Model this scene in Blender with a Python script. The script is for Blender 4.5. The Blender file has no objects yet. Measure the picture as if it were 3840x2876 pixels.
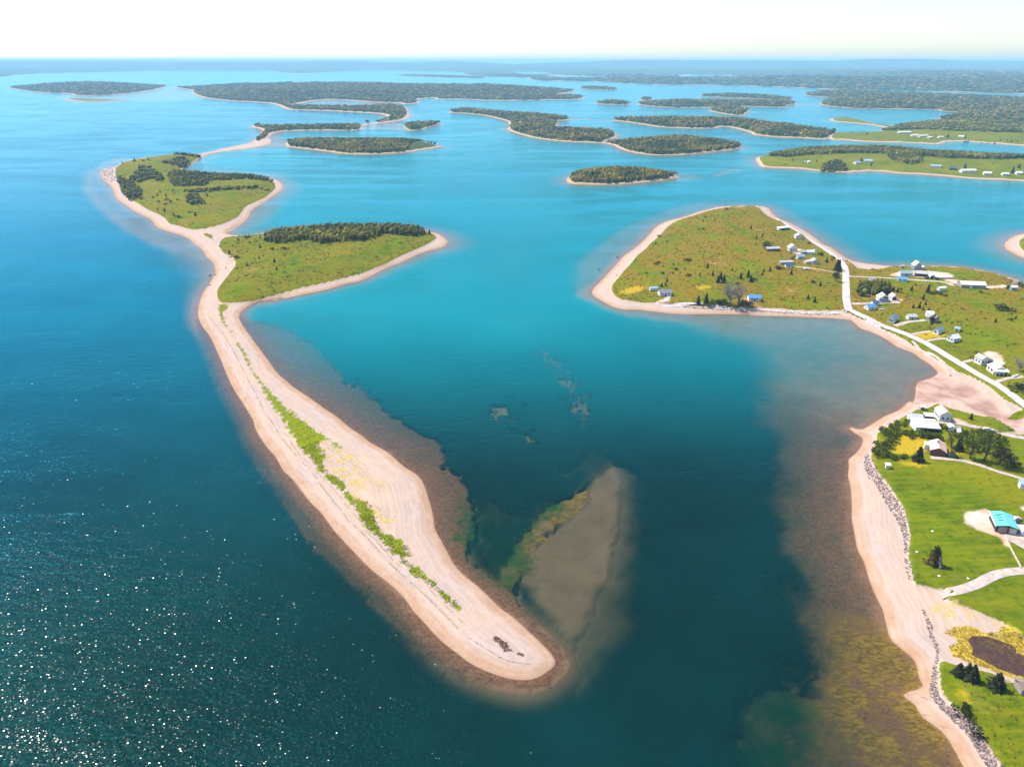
import bpy, bmesh, math, random
import numpy as np
from mathutils import Vector, Matrix

random.seed(7)
rng = np.random.default_rng(11)
R = math.radians

# ------------------------------------------------------------------ camera, sky, sun
F_PX, CX, CY, CAM_H = 2595.0, 1920.0, 1438.0, 150.0
PITCH = math.atan((1438 - 229) / F_PX)
SC = bpy.context.scene
COL = SC.collection
SUN_AZ, SUN_EL = R(-57), R(53)          # azimuth measured clockwise from the view direction (+Y)
EXPOSURE = 0.98

cam = bpy.data.cameras.new('camera')
cam.sensor_fit = 'HORIZONTAL'
cam.angle = 2 * math.atan(1920 / F_PX)
cam.clip_start, cam.clip_end = 1.0, 120000.0
cam_o = bpy.data.objects.new('camera', cam)
COL.objects.link(cam_o)
cam_o.location = (0, 0, CAM_H)
cam_o.rotation_euler = (math.pi / 2 - PITCH, 0, 0)
SC.camera = cam_o

wd = bpy.data.worlds.new('World')
SC.world = wd
wd.use_nodes = True
nt = wd.node_tree
nt.nodes.clear()
sky = nt.nodes.new('ShaderNodeTexSky')
sky.sky_type = 'NISHITA'
sky.sun_disc = False
sky.sun_elevation = SUN_EL
sky.sun_rotation = SUN_AZ
sky.altitude = 0
sky.air_density, sky.dust_density, sky.ozone_density = 1.0, 0.7, 2.5
bg = nt.nodes.new('ShaderNodeBackground')
bg.inputs['Strength'].default_value = 0.115
wo = nt.nodes.new('ShaderNodeOutputWorld')
nt.links.new(sky.outputs[0], bg.inputs[0])
nt.links.new(bg.outputs[0], wo.inputs[0])

sun = bpy.data.lights.new('sun', 'SUN')
sun.energy = 3.8
sun.angle = R(0.55)
sun.color = (1.0, 0.955, 0.88)
sun_o = bpy.data.objects.new('sun', sun)
COL.objects.link(sun_o)
sdir = Vector((math.sin(SUN_AZ) * math.cos(SUN_EL), math.cos(SUN_AZ) * math.cos(SUN_EL), math.sin(SUN_EL)))
sun_o.rotation_euler = sdir.to_track_quat('Z', 'Y').to_euler()
sun_o.location = sdir * 400

SC.view_settings.view_transform = 'Standard'
SC.view_settings.look = 'None'
SC.view_settings.gamma = 1.0
SC.view_settings.exposure = EXPOSURE
SC.view_settings.use_curve_mapping = False
SC.render.engine = 'CYCLES'
SC.cycles.use_denoising = True
SC.cycles.max_bounces = 6
SC.cycles.transparent_max_bounces = 8
SC.cycles.volume_bounces = 1
SC.cycles.caustics_reflective = False
SC.cycles.caustics_refractive = False

# ------------------------------------------------------------------ pixels of the photograph to directions
ZOOM = {'A1': (0, 200, 2.304), 'A2': (960, 200, 2.304), 'A3': (1920, 200, 2.304), 'A4': (2880, 200, 2.304),
        'B1': (340, 520, 2.9105), 'B2': (700, 780, 2.1686), 'B3': (700, 1100, 2.7612), 'B4': (900, 1400, 2.7612),
        'B5': (1200, 1900, 2.209), 'C1': (2160, 740, 2.765), 'C2': (2740, 780, 4.142), 'C3': (3100, 940, 2.989),
        'C4': (3140, 1080, 3.16), 'C5': (3040, 1440, 2.765), 'C6': (3040, 1800, 2.765), 'C7': (3040, 2200, 2.451),
        'C8': (2200, 1000, 2.212), 'D1': (2800, 520, 2.127), 'D2': (2100, 440, 2.304), 'D3': (940, 440, 2.9105),
        'D4': (1700, 1500, 1.6567), 'E1': (3400, 1500, 5.0273), 'E2': (3620, 1300, 9.205), 'E3': (3220, 1040, 6.9125),
        'EA': (3400, 1160, 8.508), 'EB': (3200, 960, 3.456), 'EC': (2860, 840, 8.508), 'E5': (3560, 1900, 6.371),
        'E6': (3400, 2020, 9.204), 'E8': (3480, 2380, 6.1444), 'F': (0, 0, 0.576), 'S': (0, 0, 1.0),
        'Q1': (2500, 1200, 0.98881), 'Q2': (600, 1150, 1.14263)}


def P(*spec):
    """traced points: zoom tag, 'x,y x,y ...', tag, ... -> list of photo pixels"""
    out = []
    for i in range(0, len(spec), 2):
        x0, y0, s = ZOOM[spec[i]]
        for t in spec[i + 1].split():
            a, b = t.split(',')
            out.append((x0 + float(a) / s, y0 + float(b) / s))
    return out


SP, CP = math.sin(PITCH), math.cos(PITCH)


def rays(px):
    p = np.asarray(px, float).reshape(-1, 2)
    u, v = (p[:, 0] - CX) / F_PX, (p[:, 1] - CY) / F_PX
    return np.stack([u, CP - v * SP, -SP - v * CP], 1)


def G(px, z=0.0):
    d = rays(px)
    t = (CAM_H - z) / np.maximum(-d[:, 2], 1e-4)
    return d[:, :2] * t[:, None]


def sstep(a, b, x):
    t = np.clip((x - a) / (b - a), 0, 1)
    return t * t * (3 - 2 * t)


def hash2(ix, iy, seed):
    h = (ix.astype(np.int64) * 374761393 + iy.astype(np.int64) * 668265263 + seed * 1442695041) & 0xFFFFFFFF
    h = ((h ^ (h >> 13)) * 1274126177) & 0xFFFFFFFF
    return ((h ^ (h >> 16)) & 0xFFFF) / 65535.0


def vnoise(x, y, seed=0):
    ix, iy = np.floor(x), np.floor(y)
    fx, fy = x - ix, y - iy
    fx, fy = fx * fx * (3 - 2 * fx), fy * fy * (3 - 2 * fy)
    a, b = hash2(ix, iy, seed), hash2(ix + 1, iy, seed)
    c, d = hash2(ix, iy + 1, seed), hash2(ix + 1, iy + 1, seed)
    return (a * (1 - fx) + b * fx) * (1 - fy) + (c * (1 - fx) + d * fx) * fy


def fbm(x, y, seed=0, o=3):
    s, a, t = 0, 0.5, 0
    for i in range(o):
        s = s + a * vnoise(x * 2 ** i, y * 2 ** i, seed + i)
        t += a
        a *= 0.5
    return s / t


def smooth(w, closed=True, sub=3):
    w = np.asarray(w, float)
    n = len(w)
    out = []
    for i in range(n if closed else n - 1):
        if closed:
            p0, p1, p2, p3 = w[i - 1], w[i], w[(i + 1) % n], w[(i + 2) % n]
        else:
            p0, p1, p2, p3 = w[max(i - 1, 0)], w[i], w[i + 1], w[min(i + 2, n - 1)]
        for k in range(sub):
            t = k / sub
            out.append(0.5 * ((2 * p1) + (p2 - p0) * t + (2 * p0 - 5 * p1 + 4 * p2 - p3) * t * t
                              + (3 * p1 - p0 - 3 * p2 + p3) * t ** 3))
    if not closed:
        out.append(w[-1])
    return np.array(out)


class Poly:
    def __init__(self, px, z=0.0, sub=3, pad=30.0):
        self.w = smooth(G(px, z), True, sub)
        self.pad = pad
        self.lo, self.hi = self.w.min(0) - pad, self.w.max(0) + pad

    def sdf(self, X, Y):
        """signed distance, positive inside; far outside the box a large negative number"""
        out = np.full(X.shape, -1e4)
        idx = np.nonzero((X > self.lo[0]) & (X < self.hi[0]) & (Y > self.lo[1]) & (Y < self.hi[1]))[0]
        c0 = self.w.mean(0)
        a = (self.w - c0).astype(np.float32)
        b = np.roll(a, -1, 0)
        e = b - a
        iL = (1.0 / ((e ** 2).sum(1) + 1e-9)).astype(np.float32)
        ax, ay, ex, ey, by = a[:, 0], a[:, 1], e[:, 0], e[:, 1], b[:, 1]
        sl = ex / np.where(np.abs(ey) < 1e-6, 1e-6, ey)
        for k in range(0, len(idx), 1500):
            j = idx[k:k + 1500]
            x, y = (X[j] - c0[0]).astype(np.float32)[:, None], (Y[j] - c0[1]).astype(np.float32)[:, None]
            px, py = x - ax, y - ay
            t = px * ex
            t += py * ey
            t *= iL
            np.clip(t, 0, 1, out=t)
            d2 = (px - t * ex) ** 2
            d2 += (py - t * ey) ** 2
            inside = (((ay > y) != (by > y)) & (px < py * sl)).sum(1) % 2 == 1
            d = np.sqrt(d2.min(1))
            out[j] = np.where(inside, d, -d)
        return out

# ------------------------------------------------------------------ the lie of the land, traced from the photograph
# land: (name, shoreline pixels, beach width to grass if no own grass outline, hill height, hill run, wooded)
LAND = []


def land(name, px, hill=3.0, run=40.0, margin=None, wooded=False, pad=30.0, beach=1.7):
    LAND.append(dict(name=name, poly=Poly(px, 0.0, 3, pad), hill=hill, run=run, margin=margin, wooded=wooded, beach=beach))


land('sand_spit', P(
    'B1', '1930,0 1700,60 1500,100 1250,160 1170,170 1000,165 880,175 700,200 560,215 430,240 340,270 270,310 130,340 105,380 150,460 210,510 250,570 275,640 340,700 430,760 510,810 600,850 680,900 710,950 780,990 900,1030 1000,1060 1080,1095',
    'B2', '60,290 130,340 165,400 215,440 235,510 215,570 170,640 130,700 100,800 95,880 120,950',
    'B3', '130,270 170,350 240,440 290,540 330,630 370,720 400,800 440,890 490,990 560,1100 630,1210 690,1310 710,1390 770,1500 850,1610',
    'B4', '370,860 450,1000 560,1110 650,1230 740,1340 850,1450 990,1640',
    'B5', '330,420 430,520 560,620 690,740 770,850 860,950 1000,1100 1140,1210 1260,1300 1440,1380 1580,1420 1700,1430 1800,1410 1880,1360 1930,1320 1945,1280 1920,1230 1870,1170 1800,1100 1700,1010 1600,920 1480,830 1370,720 1270,630 1180,560 1110,480 1060,390 1000,280 950,180 930,80',
    'B4', '2020,1657 2000,1500 1980,1400 1950,1300 1900,1150 1830,1050 1700,970 1600,880 1500,800 1350,720 1250,640 1130,560 1000,450 850,350 700,240 560,150 480,80',
    'B3', '940,830 860,720 780,610 690,490 610,380 560,300 540,240 560,190 620,140 720,90 880,60 1080,30',
    'B2', '620,770 780,740 960,700 1150,660 1300,615 1420,590 1540,530 1640,480 1750,440 1850,390 1960,350 2080,320 2120,280 2100,250 2050,215 1990,200 1900,180 1700,160 1300,160 900,185 700,195 630,205 500,228 420,228 320,212 350,195 420,150 500,80',
    'B1', '1460,1030 1560,980 1640,920 1720,850 1760,780 1850,720 1960,650 2050,590 2100,540 2080,490 2030,455 1980,445 1900,425 1600,405 1300,385 1040,355 1000,330 1100,270 1200,210 1250,185 1400,150 1700,115 1900,80 1975,40'),
    hill=3.4, run=35)
land('islet', P(
    'D3', '0,290 -60,325 10,330 110,285 210,215 240,180 370,155 500,150 700,145 900,148 1100,145 1220,135 1225,118 1200,95 900,100 600,105 300,110 70,95 0,93 0,100 40,115 100,130 130,150 110,190 60,230'),
    hill=1.5, run=30, margin=7, wooded=True)
land('wooded_island', P(
    'D3', '400,325 560,345 700,360 860,380 1000,400 1200,408 1400,405 1600,395 1800,370 1950,345 2060,330 2150,330 2070,318 2000,300 1850,275 1500,262 1000,262 600,262 400,275 375,290 388,310'),
    hill=3.5, run=45, margin=6, wooded=True)
land('islet', P('D3', '1670,100 1690,125 1730,150 1850,140 1960,110 2060,80 2080,72 2030,68 1900,80 1760,90'), hill=2, run=20, margin=4, wooded=True)
land('wooded_island', P(
    'D2', '60,530 80,570 180,582 400,585 600,575 800,555 930,540 1010,520 1080,515 1000,505 940,500 850,488 600,468 300,474 160,490'),
    hill=5, run=45, margin=5, wooded=True)
land('wooded_island', P(
    'D2', '350,222 450,240 500,265 560,290 680,315 800,328 950,330 1150,320 1350,298 1500,280 1575,262 1560,250 1450,222 1200,196 900,190 650,203 520,218 440,225'),
    hill=7, run=80, margin=5.5, wooded=True)
land('wooded_island', P(
    'A2', '1680,515 1780,520 1900,530 2000,545 2100,570 2170,590 2190,630 2172,655',
    'A3', '0,680 100,710 200,735 400,760 600,772 760,778 900,792 800,770 890,735 905,712 880,690 800,680 600,676 400,668 330,660 390,645 395,620 380,600 300,590 480,580 510,570 400,556 200,540 0,528',
    'A2', '2000,506 1900,500 1750,497 1675,503'), hill=7, run=90, margin=6, wooded=True, pad=60)
land('wooded_island', P(
    'D2', '440,28 560,42 700,62 850,85 1000,95 1200,100 1350,95 1390,82 1480,90 1560,110 1650,135 1660,150 1800,168 1900,178 2100,180',
    'A4', '0,722 300,735 500,745 560,715 600,690 400,668 250,640 100,618 0,600',
    'D2', '1900,75 1700,45 1400,28 1000,22 700,20 560,20'), hill=6, run=90, margin=6.5, wooded=True, pad=60)
land('green_peninsula', P(
    'A4', '520,742 700,756 900,770 1200,776 1450,790 1510,778 1560,765 1700,765 1900,778 2212,802 2500,825 2500,640 2212,610 1800,590 1560,570 1460,590 1250,610 1060,625 1060,645 1000,665 950,682 720,690 560,692'),
    hill=5, run=90, margin=8, pad=60)
land('sandbar', P('A4', '540,570 560,590 700,603 880,620 1000,640 1060,648 1080,635 1000,620 900,608 780,572 640,558'), hill=1, run=20, margin=7)
land('green_peninsula', P(
    'D1', '70,160 90,200 110,225 170,235 300,240 450,247 600,262 800,272 1000,262 1200,280 1400,290 1600,305 1750,318 1900,328 2212,340 2600,360 2600,190 2212,165 2000,150 1600,128 1300,105 1000,85 700,85 400,102 250,125 160,140 110,145'),
    hill=4, run=60, margin=6, pad=40)
land('wooded_island', P(
    'A1', '1475,290 1560,305 1660,325 1665,350 1750,385 1900,405 2000,415 2212,425',
    'A2', '150,440 240,475 300,490 600,500 900,515 1050,525 1120,540 1130,570 1000,605 920,613 930,625 1100,605 1200,590 1290,575 1330,540 1310,490 1280,465 1150,458 800,468 400,463 330,452 350,440 560,405 800,408 1000,425 1230,430 1260,442 1330,440 1415,430 1390,402 1540,385 1560,400 1800,400 2000,410',
    'A3', '0,410 300,405 500,403 615,395 600,375 400,370 190,368 340,360 550,330 450,315 200,298 0,283',
    'A2', '1800,285 1500,282 1300,275 1000,270 500,268 0,278', 'A1', '2000,275 1800,285 1600,296'),
    hill=15, run=350, margin=12, wooded=True, pad=150)
land('wooded_island', P('A1', '75,300 200,325 400,345 600,350 640,365 800,368 1000,360 1200,340 1350,315 1440,290 1400,284 1100,268 700,268 350,278 150,290'),
     hill=14, run=250, margin=12, wooded=True, pad=150)
land('sandbar', P('A1', '570,402 700,420 850,420 1085,407 900,402 700,392 600,393'), hill=2, run=60, margin=14, pad=80)
land('islet', P('A2', '1210,195 1400,203 1700,212 1960,218 1960,211 1700,200 1400,192'), hill=4, run=80, margin=12, wooded=True, pad=150)
land('islet', P('A3', '580,300 620,310 800,318 910,316 880,306 700,296'), hill=4, run=60, margin=5.5, wooded=True, pad=100)
land('islet', P('A3', '720,432 760,441 900,448 1000,445 1030,438 980,428 800,422'), hill=3, run=40, margin=5.5, wooded=True, pad=60)
land('islet', P('A3', '1105,400 1120,410 1205,410 1215,400 1180,392 1130,392'), hill=3, run=40, margin=5.5, wooded=True, pad=60)
land('wooded_island', P('A3', '1085,445 1250,465 1400,471 1600,472 1770,476', 'A3', '1720,490 1705,500 1800,520 1900,535 2005,540 2020,525 2050,505 2040,490 1975,478 1970,462 2212,466', 'A4', '160,472 165,450 255,437 200,425 0,420', 'A3', '1900,425 1600,420 1300,420 1150,430'),
     hill=5, run=90, margin=6, wooded=True, pad=80)
land('wooded_island', P('A3', '1615,372 1750,380 1900,387 2212,398', 'A4', '0,405 200,403 200,395 50,378', 'A3', '2100,368 1800,360'), hill=4, run=90, margin=6.5, wooded=True, pad=80)
land('wooded_island', P('A4', '320,365 500,380 700,387 900,400 1200,402 1330,410 1500,415 1660,430 1840,430 2000,440 2300,450 2300,400 1700,375 1100,350 600,332 400,340'),
     hill=6, run=120, margin=5.5, wooded=True, pad=100)
land('wooded_island', P('A4', '450,435 480,452 700,475 1000,482 1350,487 1480,492 1500,503 1650,510 1600,535 1480,565 1470,582 1600,600 2000,632 2500,660 2500,430 1900,425 1660,440 1500,425 1300,416 1000,402 800,402 600,398 480,415'),
     hill=8, run=160, margin=5.5, wooded=True, pad=100)
MAIN = P(
    'S', '5600,1130', 'C3', '2500,420 2180,335 2100,320 1900,260 1700,220 1500,190 1300,178 1100,172 900,175 700,175 600,165 450,150 330,135',
    'C2', '2071,860 1950,840 1830,800 1700,720 1560,620 1440,570 1330,480 1200,390 1060,310 900,230 760,170 680,120 640,70 600,20',
    'C1', '1990,110 1930,100 1880,92 1750,90 1600,96 1480,103 1360,133 1250,163 1100,213 1000,235 900,270 820,320 760,390 680,470 600,540 500,610 440,680 370,750 290,840 200,930 165,990 200,1030 280,1080 350,1120 430,1150 520,1165 650,1165 800,1185 1000,1205 1200,1212 1400,1210 1700,1215 1900,1228 2212,1234',
    'C4', '80,370 200,410 280,480 450,540 600,620 720,700 900,770 980,830 1080,890 1160,960 1190,1000 1170,1040 1050,1090 950,1130 930,1250 910,1350 850,1345',
    'C5', '960,240 880,290 780,330 680,390 600,440 530,470 470,462 400,450 450,500 540,560 530,640 470,720 400,780',
    'C5', '400,850 390,950', 'C6', '400,0 420,100 430,260 430,400 460,560 490,720 550,830 590,960 630,1080 680,1200 750,1340',
    'C7', '700,350 740,480 830,560 960,680 1000,830 1030,920 860,990 960,1080 1040,1200 1180,1300 1280,1420 1380,1600 1450,1720',
    'S', '3740,3100 5600,3100')
land('mainland', MAIN, hill=2.5, run=60, pad=45)
land('green_spit', P('S', '3768,915 3790,895 3820,882 3900,875 3900,975 3840,968 3800,950 3775,935'), hill=1.5, run=20, margin=11)
# the far shore: land with lagoons
land('far_shore', P('A1', '-900,225 0,203 150,190 400,176 700,170 1100,160 1500,151 2212,148', 'A2', '300,172 800,158 1100,150 1400,158 1750,165 1770,182 2000,204',
     'A3', '0,208 130,215 200,236 700,246 1000,265 1380,275 1700,276 2212,290', 'A4', '500,311 1000,321 1500,331 2212,352 3200,375 3200,112',
     'A4', '2212,112 1000,112', 'A3', '2000,112 1000,112 0,112', 'A2', '1000,112 0,112', 'A1', '1000,112 0,112 -900,112'),
     hill=22, run=900, margin=15, pad=600)
LAGOON = [P('A3', '30,167 100,180 220,184 345,176 250,168 120,164'), P('A3', '285,202 400,213 500,221 740,220 835,207 700,199 480,194 380,188'),
          P('A3', '870,180 1100,186 1430,193 1440,206 1240,214 1240,224 1500,227 2212,232', 'A4', '300,232 760,237 700,222 560,207 200,200', 'A3', '2212,200 1800,193 1400,186 1100,179'),
          P('A2', '1180,182 1500,186 1760,184 1760,170 1400,165')]
LAGOON = [Poly(p, 0, 3, 400) for p in LAGOON]

# grass outlines on the spit, the point and the mainland (they stand about 2 m above the water)
GRASS = [Poly(p, 1.8) for p in (
    P('B1', '300,300 400,250 560,222 760,195 900,178 1000,172 1150,172 1170,200 1120,240 1040,290 970,320 1050,360 1300,395 1600,412 1900,432 1985,470 2015,530 1990,570 1900,640 1780,700 1690,745 1640,810 1600,860 1480,920 1360,960 1170,1000 1080,990 940,950 860,930 810,870 720,820 610,770 500,700 400,640 360,570 320,520 290,440 270,370'),
    P('B2', '130,215 200,220 215,260 270,300 240,275'),
    P('B2', '280,265 340,235 480,232 620,212 900,190 1300,165 1700,165 1930,190 2000,215 2028,245 1960,295 1870,335 1750,385 1620,450 1520,490 1400,540 1240,580 1100,615 940,650 780,690 620,725 500,755 390,770 290,775 255,740 250,670 290,610 350,530 400,460 370,400 300,370 270,310'),
    P('B2', '262,790 340,780 330,815 295,850 300,890 330,960 370,1000 350,1000 300,940 268,880 258,830'),
    P('B3', '350,250 400,320 470,420 540,520 600,600 650,690 715,830 790,930 880,1030 960,1100 1010,1160 1100,1230 1200,1310 1290,1380 1400,1450 1530,1530 1605,1600 1560,1600 1460,1530 1390,1540 1330,1600 1260,1657 1200,1640 1140,1530 1070,1440 1000,1330 930,1220 850,1110 780,980 700,850 630,720 560,600 500,490 430,370 370,290'),
    P('B4', '640,760 740,720 800,700 870,820 870,980 1000,1060 1100,1130 1110,1200 1200,1290 1300,1320 1380,1390 1400,1480 1440,1600 1480,1657 1370,1657 1270,1510 1180,1380 1060,1230 940,1130 870,1040 790,960 720,850'),
    P('B5', '330,90 420,60 470,130 490,200 620,240 720,320 760,400 700,410 790,480 860,540 960,640 1060,720 1150,810 1140,840 1060,790 960,680 850,600 740,520 660,430 560,340 480,260 400,170'),
    P('C1', '370,930 400,880 460,810 500,760 560,700 590,660 640,600 720,540 760,490 830,430 890,375 950,305 1050,245 1150,210 1260,175 1400,135 1500,115 1620,100 1750,95 1880,105 1930,150 1990,200 2080,240',
      'C2', '740,195 880,255 1030,345 1130,435 1240,530 1380,620 1560,740 1700,790 1840,840 1960,940',
      'C3', '330,190 380,215 450,215 600,210 700,185 800,180 900,180 1100,176 1300,182 1500,194 1700,224 1900,264 2100,324 2500,430', 'S', '5600,1200 5600,1620',
      'C4', '2450,1560 2212,1450 2100,1390 1950,1310 1800,1180 1650,1090 1500,1020 1440,1010 1340,930 1230,880 1100,790 1000,720 900,680 760,590 640,530 520,480 440,430 300,370 160,310',
      'C2', '1830,1640 1700,1600 1400,1595 1000,1585 510,1550',
      'C1', '1950,1148 1700,1143 1400,1138 1150,1122 940,1108 790,1100 640,1085 500,1070 430,1040 380,990'),
    P('C5', '1030,300 1100,265 1150,270 1250,240 1280,215 1350,215 1420,255 1560,290 1680,330 1760,345 1880,360 2000,420 2130,500 2212,540', 'S', '5600,1700 5600,2480',
      'C7', '1961,470 1840,400 1750,330 1600,270 1450,200 1300,150 1240,100 1280,70', 'C6', '1360,1150 1220,1112 1120,1092 1070,1060 1040,920 1010,800 1020,700 1030,580 1010,470 980,360 930,240 850,120 770,0',
      'C5', '740,980 700,910 670,860 640,790 630,720 670,640 690,570 690,510 760,480 800,440 880,390 960,340'),
    P('C7', '1190,690 1250,690 1330,720 1430,740 1520,770 1640,800 1760,850 1860,870 1961,900', 'S', '5600,2700 5600,3100 3800,3100',
      'C7', '1790,1720 1740,1657 1730,1600 1690,1540 1620,1430 1560,1330 1470,1230 1410,1170 1330,1120 1290,1060 1220,980 1200,900 1190,800'),
    P('S', '3822,905 3845,890 3900,885 3900,950 3850,945 3828,930'),
)]
MARSH = [Poly(p, 1.6) for p in (
    P('C7', '1240,420 1330,370 1450,360 1600,420 1720,440 1760,360 1850,400 1961,480 2100,560 2100,900 1961,860 1840,830 1700,780 1560,730 1420,680 1300,610 1290,560 1350,500 1300,450'),)]
STRAW = [Poly(p, 1.6) for p in (
    P('B4', '830,700 950,740 1060,790 1200,870 1300,960 1400,1080 1520,1150 1560,1240 1440,1230 1300,1200 1200,1240 1180,1330 1330,1340 1450,1380 1580,1400 1590,1610 1480,1620 1420,1500 1290,1320 1120,1210 1100,1130 980,1050 880,980 860,830'),
    P('C7', '1130,150 1240,120 1400,190 1600,280 1740,340 1700,420 1500,360 1300,360 1160,330 1110,260'))]
DIRT = [Poly(p, 2.2, 2) for p in (
    P('E5', '330,270 450,200 780,165 900,180 1080,540 1290,640 1560,690 1784,800 1784,1080 1560,930 1420,860 1330,760 1400,1020 1270,1000 1200,860 1050,780 900,730 640,620 400,500 340,390'),
    P('C5', '1300,390 1480,370 1620,420 1680,450 1500,430 1320,420'), P('C3', '1300,350 1480,370 1500,400 1770,430 1960,400 2030,420 1850,455 1700,450 1400,415'),
    P('C3', '700,300 800,260 1000,240 1350,280 1400,330 1200,340 900,320'), P('C1', '850,1090 930,1050 985,1020 970,1070 940,1105 800,1100'),
    P('EC', '880,900 1000,860 1230,860 1300,950 1180,1060 1060,1040'), P('C3', '560,570 700,575 830,590 820,605 560,605'),
    P('C4', '1720,800 1860,810 1950,880 1950,960 1840,920'), P('C6', '2160,335 2260,330 2260,400 2200,380'))]
OCHRE = [Poly(p, 2.5, 2) for p in (
    P('C1', '460,980 560,945 700,935 720,960 620,1000 500,1010'), P('C5', '860,540 1000,550 1200,600 1200,690 1100,740 1000,750 900,740 800,690 790,640 850,600'),
    P('C5', '1420,700 1600,720 1640,750 1500,770 1430,740'), P('C1', '1240,960 1340,945 1420,960 1300,985'), P('C4', '920,560 1100,530 1280,580 1200,600 1010,620'),
    P('C7', '1400,950 1460,1000 1440,1060 1390,1020'), P('C6', '900,-170 1150,-180 1250,-150 1100,-120'))]
MUD = [Poly(p, 0.3) for p in (
    P('C4', '1190,1000 1170,1040 1050,1090 950,1130 930,1250 910,1350 1000,1360 1200,1345 1350,1320 1450,1330 1560,1380 1650,1454 1900,1560 1950,1480 1850,1380 1750,1330 1600,1200 1400,1150 1300,1080'),
    P('C5', '1930,345 2050,350 2160,380 2200,440 2100,450 2000,410'),)]
ROCKY = [Poly(P('B1', '100,350 200,320 300,310 320,400 330,520 250,500 180,480 120,430'), 0.8)]

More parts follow.
